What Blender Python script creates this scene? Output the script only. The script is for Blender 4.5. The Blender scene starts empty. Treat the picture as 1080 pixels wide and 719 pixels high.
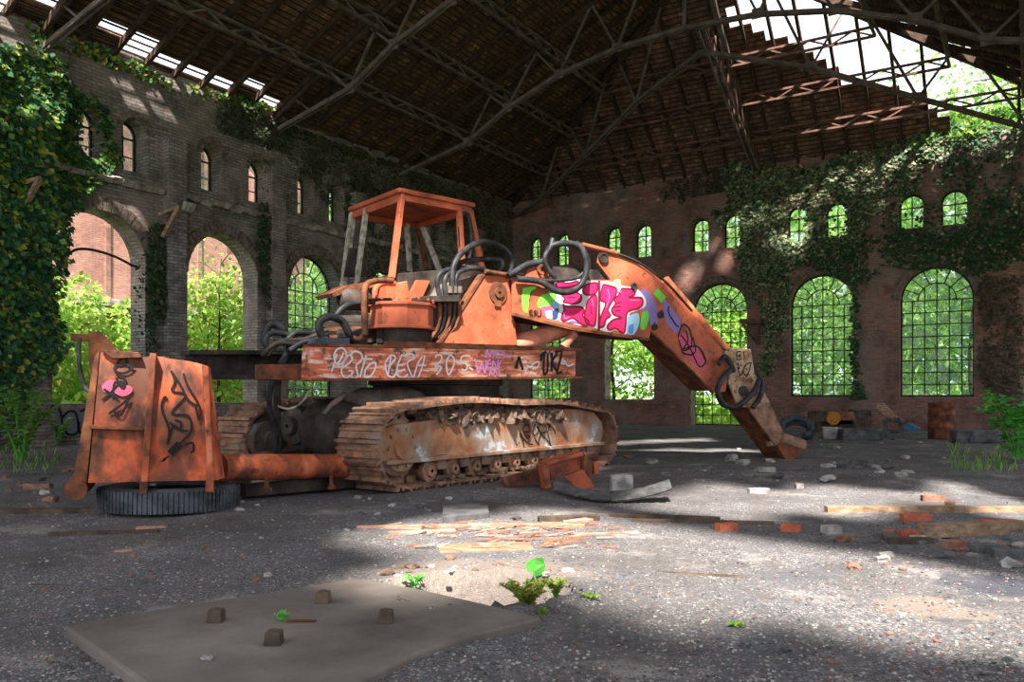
import bpy, bmesh, math, random
import numpy as np
from mathutils import Vector, Matrix, noise
rnd = random.Random(11)
nrs = np.random.RandomState(5)
V = Vector
scene = bpy.context.scene
COL = scene.collection
# ------------------------------------------------------------------ camera frame (metres, eye at the origin of plan)
H, F, CX, HY = 1.0, 874.0, 540.0, 418.0
TH = math.radians(31.9)
R_ = V((math.cos(TH), math.sin(TH), 0)); F_ = V((-math.sin(TH), math.cos(TH), 0)); EYE = V((0, 0, H))
def rd(r, D, z=0.0): return R_ * r + F_ * D + V((0, 0, z))
def ray(px, py): return F_ + R_ * ((px - CX) / F) + V((0, 0, (HY - py) / F))
def proj(p):
    q = p - EYE; D = q.dot(F_)
    if D < .05: return (-1e5, -1e5)
    return (CX + F * q.dot(R_) / D, HY - F * q.z / D)
def onplane(px, py, P, N):
    d = ray(px, py); return EYE + d * ((P - EYE).dot(N) / d.dot(N))
def gp(px, py, z=0.0):
    d = ray(px, py); return EYE + d * ((z - H) / d.z)
def depth(p): return (p - EYE).dot(F_)

# ------------------------------------------------------------------ floor relief
PIT = gp(505, 625); MOUND = [(gp(760, 500), 1.6, .05), (gp(900, 505), 1.8, .06), (gp(1060, 560), .9, .05), (gp(40, 505), 1.2, .05)]
def hgt(x, y):
    p = V((x, y, 0))
    z = .022 * noise.noise(V((x * .7, y * .7, 1))) + .012 * noise.noise(V((x * 2.3, y * 2.3, 4)))
    for c, r, a in MOUND:
        d = math.hypot(x - c.x, y - c.y) / r
        if d < 1: z += a * (1 - d * d) ** 2 * (1 + .8 * noise.noise(V((x * 3, y * 3, 9))))
    q = (p - PIT); u = q.dot(R_) / .44; v = q.dot(F_) / .36
    d = math.sqrt(u * u + v * v) + .35 * noise.noise(V((x * 5, y * 5, 2)))
    if d < 1.1: z -= .24 * min(1, (1.1 - d) / .22)
    elif d < 1.5: z += .035 * (1.5 - d) / .4 * (1 + noise.noise(V((x * 9, y * 9, 6))))
    return z
def onfloor(px, py):
    p = gp(px, py)
    for _ in range(3): p = gp(px, py, hgt(p.x, p.y))
    return p

# ------------------------------------------------------------------ mesh builder
class MB:
    def __init__(s): s.v = []; s.f = []; s.m = []
    def add(s, vs, fs, mi=0):
        b = len(s.v); s.v += [V(p) for p in vs]
        for f in fs: s.f.append([b + i for i in f]); s.m.append(mi)
        return s
    def prism(s, poly, ext, mi=0):
        n = len(poly); ext = V(ext)
        nor = V((0, 0, 0))
        for i in range(n): nor += (poly[i] - poly[0]).cross(poly[(i + 1) % n] - poly[0])
        if nor.dot(ext) > 0: poly = poly[::-1]
        vs = list(poly) + [p + ext for p in poly]
        fs = [list(range(n)), list(range(2 * n - 1, n - 1, -1))]
        fs += [[i, n + i, n + (i + 1) % n, (i + 1) % n] for i in range(n)]
        return s.add(vs, fs, mi)
    def box(s, c, sx, sy, sz, ax=None, ay=None, az=None, mi=0, jit=0.0):
        ax = V(ax or (1, 0, 0)).normalized(); ay = V(ay or (0, 1, 0)).normalized(); az = V(az or ax.cross(ay)).normalized()
        c = V(c); vs = []
        for k in (-.5, .5):
            for j, i in ((-.5, -.5), (-.5, .5), (.5, .5), (.5, -.5)):
                p = c + ax * (i * sx) + ay * (j * sy) + az * (k * sz)
                if jit: p += V((rnd.uniform(-jit, jit), rnd.uniform(-jit, jit), rnd.uniform(-jit, jit)))
                vs.append(p)
        return s.add(vs, [[3, 2, 1, 0], [4, 5, 6, 7], [0, 1, 5, 4], [1, 2, 6, 5], [2, 3, 7, 6], [3, 0, 4, 7]], mi)
    def bar(s, a, b, w, h, up=(0, 0, 1), mi=0):
        a = V(a); b = V(b); d = (b - a); L = d.length; d.normalize(); up = V(up)
        x = d.cross(up)
        if x.length < 1e-4: x = d.cross(V((1, 0, 0)))
        x.normalize(); u = x.cross(d)
        return s.box((a + b) / 2, L, w, h, d, x, u, mi)
    def tube(s, path, r, n=8, mi=0, cap=True, closed=False):
        path = [V(p) for p in path]; m = len(path); rr = r if isinstance(r, (list, tuple)) else [r] * m
        vs = []; fs = []; t0 = None; x = None
        for i, p in enumerate(path):
            if closed: t = path[(i + 1) % m] - path[i - 1]
            else: t = path[min(i + 1, m - 1)] - path[max(i - 1, 0)]
            t.normalize()
            if x is None:
                x = t.cross(V((0, 0, 1)))
                if x.length < .05: x = t.cross(V((1, 0, 0)))
            x = (x - t * x.dot(t)).normalized(); y = t.cross(x)
            for k in range(n):
                a = 2 * math.pi * k / n; vs.append(p + x * (math.cos(a) * rr[i]) + y * (math.sin(a) * rr[i]))
        for i in range(m if closed else m - 1):
            j = (i + 1) % m
            for k in range(n):
                k2 = (k + 1) % n; fs.append([i * n + k, i * n + k2, j * n + k2, j * n + k])
        if cap and not closed: fs += [list(range(n - 1, -1, -1)), list(range((m - 1) * n, m * n))]
        return s.add(vs, fs, mi)
    def cyl(s, a, b, r, r2=None, n=16, mi=0): return s.tube([a, b], [r, r if r2 is None else r2], n, mi)
    def lathe(s, c, axis, prof, n=24, mi=0, arc=None):
        axis = V(axis).normalized(); x = axis.cross(V((0, 0, 1)))
        if x.length < .05: x = axis.cross(V((1, 0, 0)))
        x.normalize(); y = axis.cross(x); c = V(c); vs = []; fs = []; m = len(prof)
        for k in range(n):
            a = 2 * math.pi * k / n
            for (r, h) in prof: vs.append(c + axis * h + (x * math.cos(a) + y * math.sin(a)) * r)
        for k in range(n):
            k2 = (k + 1) % n
            for i in range(m - 1): fs.append([k * m + i, k2 * m + i, k2 * m + i + 1, k * m + i + 1])
        return s.add(vs, fs, mi)
    def rock(s, c, sx, sy, sz, seed=0, sub=1, rough=.35, mi=0, rot=0):
        bm = bmesh.new(); bmesh.ops.create_icosphere(bm, subdivisions=sub + 1, radius=1)
        ca, sa = math.cos(rot), math.sin(rot); vs = []
        for v in bm.verts:
            k = 1 + rough * noise.noise(v.co * 1.3 + V((seed * 3.1, seed * 1.7, 0)))
            p = V((max(-.75, min(.75, v.co.x)) * sx, max(-.75, min(.75, v.co.y)) * sy, max(-.7, min(.7, v.co.z)) * sz)) * k
            vs.append(V(c) + V((p.x * ca - p.y * sa, p.x * sa + p.y * ca, p.z)))
        fs = [[v.index for v in f.verts] for f in bm.faces]; bm.free()
        return s.add(vs, fs, mi)
    def build(s, name, mats, root=None, parent=None, smooth=False, bevel=0, fix=True):
        o0 = V(root.location) if root else V((0, 0, 0))
        me = bpy.data.meshes.new(name); me.from_pydata([tuple(p - o0) for p in s.v], [], s.f)
        for m in (mats if isinstance(mats, (list, tuple)) else [mats]): me.materials.append(m)
        me.polygons.foreach_set('material_index', s.m)
        if smooth: me.polygons.foreach_set('use_smooth', [True] * len(s.f))
        me.update()
        if fix:
            bm = bmesh.new(); bm.from_mesh(me); bmesh.ops.recalc_face_normals(bm, faces=bm.faces); bm.to_mesh(me); bm.free()
        o = bpy.data.objects.new(name, me); COL.objects.link(o)
        p = parent or root
        if p is not None: o.parent = p
        if bevel:
            b = o.modifiers.new('edge', 'BEVEL'); b.width = bevel; b.segments = 2; b.limit_method = 'ANGLE'; b.angle_limit = .6
        if smooth:
            try:
                e = o.modifiers.new('es', 'EDGE_SPLIT'); e.split_angle = math.radians(45)
            except Exception: pass
        return o
def tag(o, label=None, cat=None, group=None, kind=None):
    if label: o['label'] = label
    if cat: o['category'] = cat
    if group: o['group'] = group
    if kind: o['kind'] = kind
    return o
def thing(name, label, cat, loc, group=None):
    o = bpy.data.objects.new(name, None); o.empty_display_size = .1; COL.objects.link(o); o.location = loc
    return tag(o, label, cat, group)
def single(mb, name, mats, label, cat, base=None, group=None, **k):
    """one-mesh thing with its origin at its base"""
    if base is None:
        zs = min(p.z for p in mb.v); n = len(mb.v)
        base = V((sum(p.x for p in mb.v) / n, sum(p.y for p in mb.v) / n, zs))
    mb.v = [p - base for p in mb.v]; o = mb.build(name, mats, **k); o.location = base
    return tag(o, label, cat, group)
def dup(src, loc, rz, label, group=None, scale=None):
    r = src.copy(); COL.objects.link(r); r.location = loc; r.rotation_euler = (0, 0, rz) if not isinstance(rz, tuple) else rz
    if scale: r.scale = scale
    r['label'] = label
    if group: r['group'] = group
    for ch in list(src.children):
        c = ch.copy(); COL.objects.link(c); c.parent = r
    return r
def struct(o): o['kind'] = 'structure'; return o
def smoothpath(pts, k=6):
    pts = [V(p) for p in pts]; out = []; n = len(pts)
    for i in range(n - 1):
        p0 = pts[max(i - 1, 0)]; p1 = pts[i]; p2 = pts[i + 1]; p3 = pts[min(i + 2, n - 1)]
        for j in range(k):
            t = j / k
            out.append(.5 * ((2 * p1) + (p2 - p0) * t + (2 * p0 - 5 * p1 + 4 * p2 - p3) * t * t + (3 * p1 - p0 - 3 * p2 + p3) * t ** 3))
    out.append(pts[-1]); return out

# ------------------------------------------------------------------ materials
def srgb(r, g, b):
    f = lambda c: (c / 255 / 12.92) if c <= 10 else ((c / 255 + .055) / 1.055) ** 2.4
    return (f(r), f(g), f(b), 1)
class NT:
    def __init__(s, name):
        s.mat = bpy.data.materials.new(name); s.mat.use_nodes = True; s.t = s.mat.node_tree; s.n = s.t.nodes; s.l = s.t.links
        s.b = s.n['Principled BSDF']; s.b.inputs['Specular IOR Level'].default_value = .3
        s.pos = s.n.new('ShaderNodeNewGeometry').outputs['Position']
    def link(s, a, b): s.l.new(a, b)
    def vscale(s, sc, vec=None):
        m = s.n.new('ShaderNodeVectorMath'); m.operation = 'MULTIPLY'; s.link(vec or s.pos, m.inputs[0]); m.inputs[1].default_value = sc
        return m.outputs[0]
    def noise(s, scale, detail=4, rough=.55, vec=None, dist=0):
        t = s.n.new('ShaderNodeTexNoise'); t.inputs['Scale'].default_value = scale; t.inputs['Detail'].default_value = detail
        t.inputs['Roughness'].default_value = rough; t.inputs['Distortion'].default_value = dist; s.link(vec or s.pos, t.inputs['Vector']); return t.outputs['Fac']
    def voro(s, scale, out='Color', vec=None, feature='F1'):
        t = s.n.new('ShaderNodeTexVoronoi'); t.feature = feature; t.inputs['Scale'].default_value = scale; s.link(vec or s.pos, t.inputs['Vector']); return t.outputs[out]
    def ramp(s, fac, stops, const=False):
        r = s.n.new('ShaderNodeValToRGB'); e = r.color_ramp.elements
        while len(e) < len(stops): e.new(.5)
        for i, (p, c) in enumerate(stops):
            e[i].position = p; e[i].color = c if len(c) == 4 else (*c, 1)
        if const: r.color_ramp.interpolation = 'CONSTANT'
        s.link(fac, r.inputs[0]); return r.outputs[0]
    def mix(s, fac, a, b, mode='MIX'):
        m = s.n.new('ShaderNodeMix'); m.data_type = 'RGBA'; m.blend_type = mode
        for sock, val in ((m.inputs[0], fac), (m.inputs[6], a), (m.inputs[7], b)):
            if hasattr(val, 'is_linked') or hasattr(val, 'links'): s.link(val, sock)
            else: sock.default_value = val if not isinstance(val, tuple) or len(val) == 4 else (*val, 1)
        return m.outputs[2]
    def math(s, op, a, b=None):
        m = s.n.new('ShaderNodeMath'); m.operation = op
        for i, v in enumerate((a, b)):
            if v is None: continue
            if hasattr(v, 'links'): s.link(v, m.inputs[i])
            else: m.inputs[i].default_value = v
        return m.outputs[0]
    def combine(s, x, y, z=0):
        c = s.n.new('ShaderNodeCombineXYZ')
        for i, v in enumerate((x, y, z)):
            if hasattr(v, 'links'): s.link(v, c.inputs[i])
            else: c.inputs[i].default_value = v
        return c.outputs[0]
    def sep(s, vec=None):
        c = s.n.new('ShaderNodeSeparateXYZ'); s.link(vec or s.pos, c.inputs[0]); return c.outputs
    def bump(s, h, strength=.5, dist=.02):
        b = s.n.new('ShaderNodeBump'); b.inputs['Strength'].default_value = strength; b.inputs['Distance'].default_value = dist
        s.link(h, b.inputs['Height']); s.link(b.outputs[0], s.b.inputs['Normal'])
    def color(s, c):
        if hasattr(c, 'links'): s.link(c, s.b.inputs['Base Color'])
        else: s.b.inputs['Base Color'].default_value = c
    def rough(s, r): s.b.inputs['Roughness'].default_value = r
def noisemat(name, stops, scale=3, detail=6, rough=.8, bump=.3, bd=.01, metal=0, stretch=None, speck=None, bs=None):
    t = NT(name); vec = t.vscale(stretch) if stretch else None
    n1 = t.noise(scale, detail, .6, vec); c = t.ramp(n1, stops)
    if speck:
        n2 = t.noise(speck[0], 3, .6); c = t.mix(t.ramp(n2, [(speck[2], (0, 0, 0)), (speck[3], (1, 1, 1))]), c, speck[1])
    t.color(c); t.rough(rough); t.b.inputs['Metallic'].default_value = metal
    if bump: t.bump(t.noise(bs or scale * 8, 5, .6, vec), bump, bd)
    return t.mat
def brickmat(name, c1, c2, mortar, dark, patch, w=.23, h=.075, moss=None):
    t = NT(name); x, y, z = t.sep()
    vec = t.combine(t.math('ADD', x, y), z)
    b = t.n.new('ShaderNodeTexBrick'); t.link(vec, b.inputs['Vector']); b.inputs['Scale'].default_value = 1
    b.inputs['Brick Width'].default_value = w; b.inputs['Row Height'].default_value = h; b.inputs['Mortar Size'].default_value = .009
    b.inputs['Mortar Smooth'].default_value = .3
    b.inputs['Color1'].default_value = c1; b.inputs['Color2'].default_value = c2; b.inputs['Mortar'].default_value = mortar
    c = b.outputs['Color']
    n1 = t.noise(.55, 5, .65); c = t.mix(t.ramp(n1, [(.42, (0, 0, 0)), (.62, (1, 1, 1))]), c, t.mix(.75, c, patch))
    n2 = t.noise(1.7, 6, .7); c = t.mix(t.ramp(n2, [(.45, (0, 0, 0)), (.72, (.85, .85, .85))]), c, dark)
    n3 = t.noise(9, 4, .6); c = t.mix(t.ramp(n3, [(.58, (0, 0, 0)), (.75, (.5, .5, .5))]), c, t.mix(.5, c, (.45, .42, .4, 1)))
    t.color(c); t.rough(.92)
    hh = t.math('SUBTRACT', t.math('MULTIPLY', t.noise(14, 4, .6), .7), b.outputs['Fac'])
    t.bump(hh, .9, .02); return t.mat
M = {}
M['brick_grey'] = brickmat('grey_brick', srgb(176, 168, 162), srgb(130, 123, 118), srgb(92, 88, 86), srgb(66, 64, 63), srgb(160, 140, 130))
M['brick_red'] = brickmat('red_brick', srgb(184, 128, 110), srgb(148, 106, 94), srgb(124, 112, 106), srgb(80, 69, 66), srgb(156, 140, 130))
M['brick_pink'] = brickmat('pink_brick', srgb(186, 128, 114), srgb(164, 110, 98), srgb(172, 148, 138), srgb(124, 88, 80), srgb(188, 150, 136))
M['voussoir'] = noisemat('arch_brick', [(.35, srgb(82, 74, 70)), (.65, srgb(148, 130, 118))], 9, 5, .9, .5)
M['plaster'] = noisemat('ledge_stone', [(.35, srgb(110, 100, 92)), (.65, srgb(190, 178, 168))], 4, 6, .9, .5)
ORANGE = [(.30, srgb(92, 60, 48)), (.40, srgb(164, 86, 60)), (.55, srgb(196, 102, 70)), (.75, srgb(214, 128, 98))]
M['orange'] = noisemat('faded_orange_paint', ORANGE, 2.6, 8, .6, .15, .004, speck=(17, srgb(104, 58, 42), .62, .70))
M['orange_rust'] = noisemat('rusting_orange_paint', [(.36, srgb(92, 60, 48)), (.46, srgb(156, 86, 60)), (.56, srgb(206, 102, 64)), (.70, srgb(230, 150, 116))], 3.6, 10, .7, .3, .006, stretch=(1, 1, .6), speck=(7, srgb(84, 56, 46), .54, .68))
M['bucket_paint'] = noisemat('rust_mottled_bucket_paint', [(.36, srgb(74, 50, 42)), (.46, srgb(140, 78, 56)), (.56, srgb(206, 98, 58)), (.70, srgb(228, 146, 112))], 4.2, 10, .65, .35, .006, stretch=(1, 1, .55), speck=(2.6, srgb(110, 70, 54), .50, .64))
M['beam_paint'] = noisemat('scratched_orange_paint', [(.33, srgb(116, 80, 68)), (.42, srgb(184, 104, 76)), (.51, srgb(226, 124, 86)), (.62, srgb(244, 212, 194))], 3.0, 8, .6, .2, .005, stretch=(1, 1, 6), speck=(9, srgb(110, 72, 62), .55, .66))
M['salmon'] = noisemat('faded_salmon_paint', [(.3, srgb(180, 110, 90)), (.55, srgb(236, 150, 122)), (.75, srgb(240, 176, 150))], 3, 5, .55, .1)
M['rust'] = noisemat('brown_rust', [(.32, srgb(62, 44, 36)), (.5, srgb(120, 74, 52)), (.68, srgb(160, 98, 64))], 6, 8, .85, .5)
M['track'] = noisemat('track_rust', [(.30, srgb(86, 66, 56)), (.5, srgb(146, 112, 92)), (.70, srgb(190, 142, 110))], 7, 8, .8, .5, .01, speck=(3.0, srgb(150, 132, 118), .56, .7))
M['frame_side'] = noisemat('mottled_track_frame', [(.30, srgb(118, 92, 76)), (.42, srgb(160, 108, 76)), (.53, srgb(166, 136, 112)), (.61, srgb(170, 150, 136)), (.66, srgb(196, 210, 216)), (.8, srgb(150, 130, 116))], 3.0, 9, .75, .3, .006)
M['mud'] = noisemat('dried_mud', [(.35, srgb(96, 78, 66)), (.65, srgb(152, 128, 110))], 12, 8, .95, .9, .02)
M['dark_steel'] = noisemat('dark_steel', [(.35, srgb(38, 34, 32)), (.6, srgb(74, 66, 60)), (.75, srgb(104, 84, 70))], 5, 7, .7, .3)
M['grey_steel'] = noisemat('grey_steel', [(.35, srgb(82, 74, 68)), (.6, srgb(128, 116, 106)), (.75, srgb(150, 120, 98))], 5, 7, .65, .3)
M['blue_grey'] = noisemat('blue_grey_paint', [(.35, srgb(52, 62, 76)), (.7, srgb(84, 94, 108))], 6, 5, .6, .2)
M['tan'] = noisemat('tan_primer', [(.3, srgb(110, 82, 62)), (.48, srgb(190, 156, 122)), (.7, srgb(214, 190, 160))], 5, 6, .75, .3, speck=(12, srgb(120, 74, 50), .58, .66))
M['hose'] = noisemat('black_hose_rubber', [(.4, srgb(36, 37, 40)), (.65, srgb(66, 67, 70))], 9, 4, .5, .1)
M['rubber'] = noisemat('old_tyre_rubber', [(.35, srgb(44, 48, 54)), (.65, srgb(92, 98, 104))], 6, 6, .75, .4, speck=(30, srgb(130, 134, 138), .62, .75))
M['pale_paint'] = noisemat('peeling_pale_paint', [(.35, srgb(120, 110, 96)), (.6, srgb(196, 192, 176))], 10, 6, .7, .3)
M['concrete'] = noisemat('slab_concrete', [(.30, srgb(86, 80, 75)), (.5, srgb(118, 110, 103)), (.7, srgb(144, 135, 127))], 1.6, 9, .9, .35, .004, bs=60)
M['rubble'] = noisemat('rubble_grey', [(.35, srgb(118, 114, 112)), (.65, srgb(196, 190, 184))], 6, 6, .95, .6)
M['kerb'] = noisemat('weathered_kerb', [(.35, srgb(70, 70, 72)), (.65, srgb(118, 118, 118))], 5, 6, .95, .5)
M['brick_loose'] = noisemat('loose_red_brick', [(.35, srgb(160, 82, 60)), (.65, srgb(214, 120, 88))], 14, 5, .9, .5)
M['brick_dull'] = noisemat('dusty_brick', [(.35, srgb(110, 76, 64)), (.65, srgb(160, 120, 102))], 10, 5, .95, .5)
M['wood'] = noisemat('weathered_wood', [(.3, srgb(104, 84, 68)), (.55, srgb(160, 132, 108)), (.75, srgb(200, 170, 142))], 5, 6, .85, .4, stretch=(1, 4, 4))
M['wood_orange'] = noisemat('split_fresh_wood', [(.3, srgb(140, 96, 76)), (.5, srgb(178, 140, 120)), (.75, srgb(206, 184, 170))], 8, 6, .85, .5)
M['wood_dark'] = noisemat('damp_dark_wood', [(.35, srgb(62, 52, 46)), (.65, srgb(110, 92, 78))], 6, 6, .9, .5)
M['iron'] = noisemat('old_truss_iron', [(.35, srgb(92, 82, 77)), (.6, srgb(128, 114, 106)), (.75, srgb(150, 122, 106))], 4, 6, .8, .2)
M['iron_red'] = noisemat('rusty_purlin_iron', [(.35, srgb(80, 60, 53)), (.6, srgb(126, 92, 79)), (.75, srgb(158, 118, 100))], 4, 6, .8, .2)
M['rafter'] = noisemat('rafter_wood', [(.35, srgb(52, 40, 34)), (.65, srgb(92, 72, 58))], 5, 6, .9, .3)
M['frame_iron'] = noisemat('window_iron', [(.4, srgb(34, 36, 36)), (.7, srgb(66, 64, 60))], 8, 4, .7, .1)
M['bark'] = noisemat('tree_bark', [(.35, srgb(58, 48, 38)), (.65, srgb(108, 94, 76))], 7, 6, .95, .6, stretch=(1, 1, .3))
M['blue_plastic'] = noisemat('blue_plastic', [(.4, srgb(60, 120, 160)), (.7, srgb(90, 150, 190))], 6, 3, .5, .1)
M['yellow'] = noisemat('yellow_paint', [(.4, srgb(196, 128, 40)), (.7, srgb(226, 160, 60))], 6, 4, .6, .1)
def flat(name, c, rough=.6):
    t = NT(name); n = t.noise(20, 3, .6); t.color(t.mix(t.ramp(n, [(.3, (0, 0, 0)), (.8, (.35, .35, .35))]), c, tuple(x * .7 for x in c[:3]) + (1,))); t.rough(rough); return t.mat
for k, c in dict(pink=srgb(236, 40, 110), hotpink=srgb(250, 96, 160), maroon=srgb(140, 14, 50), white=srgb(226, 226, 230), black=srgb(22, 22, 24), green=srgb(120, 226, 70), lilac=srgb(146, 124, 190),
                 blue=srgb(90, 140, 200), violet=srgb(220, 150, 220), cream=srgb(240, 214, 150), sky=srgb(150, 200, 226), rose=srgb(214, 92, 124), softgreen=srgb(150, 210, 150), darkblue=srgb(60, 70, 120), greywash=srgb(120, 128, 140)).items(): M['p_' + k] = flat('spray_' + k, c)
def leafmat(name, c1, c2, c3, transl=.45):
    t = NT(name); isl = t.n.new('ShaderNodeNewGeometry').outputs['Random Per Island']
    c = t.ramp(isl, [(0, c1), (.5, c2), (1, c3)]); t.color(c); t.rough(.55)
    tr = t.n.new('ShaderNodeBsdfTranslucent'); t.link(c, tr.inputs[0])
    mx = t.n.new('ShaderNodeMixShader'); mx.inputs[0].default_value = transl
    t.link(t.b.outputs[0], mx.inputs[1]); t.link(tr.outputs[0], mx.inputs[2])
    out = t.n['Material Output']; t.link(mx.outputs[0], out.inputs['Surface']); return t.mat
M['leaf_bright'] = leafmat('bright_leaf', srgb(126, 172, 66), srgb(158, 196, 84), srgb(194, 214, 118), .5)
M['leaf_mid'] = leafmat('mid_leaf', srgb(96, 148, 66), srgb(132, 178, 80), srgb(176, 206, 112), .5)
M['leaf_back'] = leafmat('woodland_leaf', srgb(130, 176, 84), srgb(168, 206, 104), srgb(210, 230, 150), .5)
M['ivy'] = leafmat('ivy_leaf', srgb(34, 70, 50), srgb(50, 96, 62), srgb(76, 122, 72), .2)
M['ivy_back'] = leafmat('lit_tone_ivy_leaf', srgb(78, 98, 72), srgb(126, 142, 102), srgb(190, 190, 148), .2)  # leaf colours lightened to carry sunlight on the back wall ivy
M['ivy_yellow'] = leafmat('yellowing_ivy_leaf', srgb(110, 150, 50), srgb(150, 176, 60), srgb(190, 170, 80), .3)
M['ivy_dry'] = leafmat('dry_creeper_leaf', srgb(56, 60, 48), srgb(80, 84, 62), srgb(104, 98, 72), .15)
M['moss'] = leafmat('moss_leaf', srgb(120, 130, 50), srgb(160, 164, 70), srgb(190, 186, 100), .3)
M['weed'] = leafmat('weed_leaf', srgb(70, 170, 70), srgb(104, 200, 84), srgb(140, 214, 100), .4)
# glass: dusty thin pane
def glassmat():
    t = NT('dusty_window_glass'); tr = t.n.new('ShaderNodeBsdfTransparent'); tr.inputs[0].default_value = (.86, .93, .90, 1)
    t.color((.62, .74, .70, 1)); t.rough(.25)
    mx = t.n.new('ShaderNodeMixShader'); f = t.ramp(t.noise(3, 4, .6), [(.35, (.10, .10, .10)), (.7, (.42, .42, .42))])
    t.link(f, mx.inputs[0]); t.link(tr.outputs[0], mx.inputs[1]); t.link(t.b.outputs[0], mx.inputs[2]); t.link(mx.outputs[0], t.n['Material Output'].inputs['Surface']); return t.mat
M['glass'] = glassmat()
# roof tiles seen from below
def tilemat(name, axis):
    t = NT(name); x, y, z = t.sep(); u = y if axis == 'y' else x
    v = t.math('MULTIPLY', z, (2.24 if axis == 'y' else 1.54) / .155); row = t.math('FLOOR', v); fr = t.math('SUBTRACT', v, row)
    vec = t.combine(t.math('MULTIPLY', u, 3.6), t.math('MULTIPLY', row, 3.37), 0)
    c = t.ramp(t.noise(1.0, 3, .6, vec), [(.30, srgb(70, 54, 47)), (.48, srgb(122, 92, 78)), (.62, srgb(158, 118, 98)), (.72, srgb(206, 172, 150))])
    c = t.mix(t.ramp(t.noise(.6, 5, .7), [(.4, (0, 0, 0)), (.65, (.75, .75, .75))]), c, srgb(84, 66, 58))
    line = t.ramp(fr, [(.0, (0, 0, 0)), (.1, (1, 1, 1)), (.78, (1, 1, 1)), (.92, (0, 0, 0))])
    c = t.mix(line, srgb(40, 33, 30), c); t.color(c); t.rough(.9); t.bump(line, .6, .03); return t.mat
M['tile_y'] = tilemat('roof_tiles_side', 'y'); M['tile_x'] = tilemat('roof_tiles_end', 'x')
# gravel floor
def floormat():
    t = NT('gravel_floor')
    v1 = t.voro(120, 'Color'); v2 = t.voro(48, 'Color'); d1 = t.voro(120, 'Distance')
    g = t.sep(v1)[0]; g2 = t.sep(v2)[1]
    c = t.ramp(g, [(0, srgb(82, 81, 85)), (.5, srgb(112, 110, 112)), (.85, srgb(140, 137, 139)), (1, srgb(210, 207, 206))])
    c2 = t.ramp(g2, [(0, srgb(86, 84, 86)), (.7, srgb(114, 111, 111)), (.93, srgb(158, 154, 152)), (1, srgb(186, 156, 144))])
    c = t.mix(t.ramp(t.noise(6, 4, .6), [(.48, (0, 0, 0)), (.62, (.8, .8, .8))]), c, c2)
    soil = t.ramp(t.noise(2.5, 6, .7), [(.3, srgb(72, 69, 70)), (.7, srgb(110, 104, 101))])
    c = t.mix(t.ramp(t.noise(.8, 6, .65), [(.40, (0, 0, 0)), (.62, (.8, .8, .8))]), c, soil)
    blue = t.ramp(t.noise(1.1, 5, .7, t.vscale((1.3, .7, 1))), [(.52, (0, 0, 0)), (.68, (.6, .6, .6))]); c = t.mix(blue, c, srgb(92, 96, 106))
    pale = t.ramp(t.noise(1.3, 6, .7), [(.56, (0, 0, 0)), (.70, (.75, .75, .75))])
    c = t.mix(pale, c, srgb(176, 168, 162))
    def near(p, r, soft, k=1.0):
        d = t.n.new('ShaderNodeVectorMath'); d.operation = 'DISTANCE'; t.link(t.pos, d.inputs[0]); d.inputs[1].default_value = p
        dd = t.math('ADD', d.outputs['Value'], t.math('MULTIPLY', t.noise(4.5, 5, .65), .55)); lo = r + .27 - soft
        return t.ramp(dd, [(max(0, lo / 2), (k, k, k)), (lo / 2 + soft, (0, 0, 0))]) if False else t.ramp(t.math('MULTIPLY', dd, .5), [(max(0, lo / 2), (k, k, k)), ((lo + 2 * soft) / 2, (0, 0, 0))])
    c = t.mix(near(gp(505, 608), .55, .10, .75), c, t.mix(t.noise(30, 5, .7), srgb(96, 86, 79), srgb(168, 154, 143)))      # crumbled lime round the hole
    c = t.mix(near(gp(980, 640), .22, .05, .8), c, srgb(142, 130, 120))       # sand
    c = t.mix(near(gp(1050, 616), .26, .05, .8), c, srgb(62, 66, 78))         # cinders
    t.color(c); t.rough(.95)
    t.bump(t.math('ADD', t.math('MULTIPLY', d1, -.6), t.math('MULTIPLY', t.noise(25, 5, .7), 1.2)), .7, .015); return t.mat
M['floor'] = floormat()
M['earth'] = noisemat('forest_earth', [(.35, srgb(70, 84, 40)), (.6, srgb(110, 134, 58)), (.75, srgb(150, 160, 86))], 1.5, 6, .95, .6, .05)
# ================================================================== SETTING
XL, XR, YB, YF, WT = -16.9, 1.92, 27.2, -6.0, 8.5
PL = (V((XL, 0, 0)), V((1, 0, 0))); PLo = (V((XL - .5, 0, 0)), V((1, 0, 0)))
PB = (V((0, YB, 0)), V((0, 1, 0))); PBo = (V((0, YB + .38, 0)), V((0, 1, 0)))
def archpts(c, w, z0, zt, n=16):
    r = w / 2; zs = zt - r
    return [(c - r, z0), (c + r, z0)] + [(c + r * math.cos(math.pi * i / n), zs + r * math.sin(math.pi * i / n)) for i in range(n + 1)]
def slab_with_holes(outer, holes, thick):
    cu = bpy.data.curves.new('tmp', 'CURVE'); cu.dimensions = '2D'; cu.fill_mode = 'BOTH'; cu.extrude = thick / 2
    for pts in [outer] + holes:
        sp = cu.splines.new('POLY'); sp.points.add(len(pts) - 1)
        for i, (x, y) in enumerate(pts): sp.points[i].co = (x, y, 0, 1)
        sp.use_cyclic_u = True
    o = bpy.data.objects.new('tmp', cu); COL.objects.link(o); dg = bpy.context.evaluated_depsgraph_get(); dg.update()
    me = bpy.data.meshes.new_from_object(o.evaluated_get(dg)); bpy.data.objects.remove(o); bpy.data.curves.remove(cu)
    vs = [v.co.copy() for v in me.vertices]; fs = [list(p.vertices) for p in me.polygons]; bpy.data.meshes.remove(me)
    return vs, fs
def inarch(u, z, h, g=0.0):
    c, w, z0, zt = h; r = w / 2 + g
    if abs(u - c) > r or z < z0 - g: return False
    zs = zt - w / 2
    return z < zs or math.hypot(u - c, z - zs) < r
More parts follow.
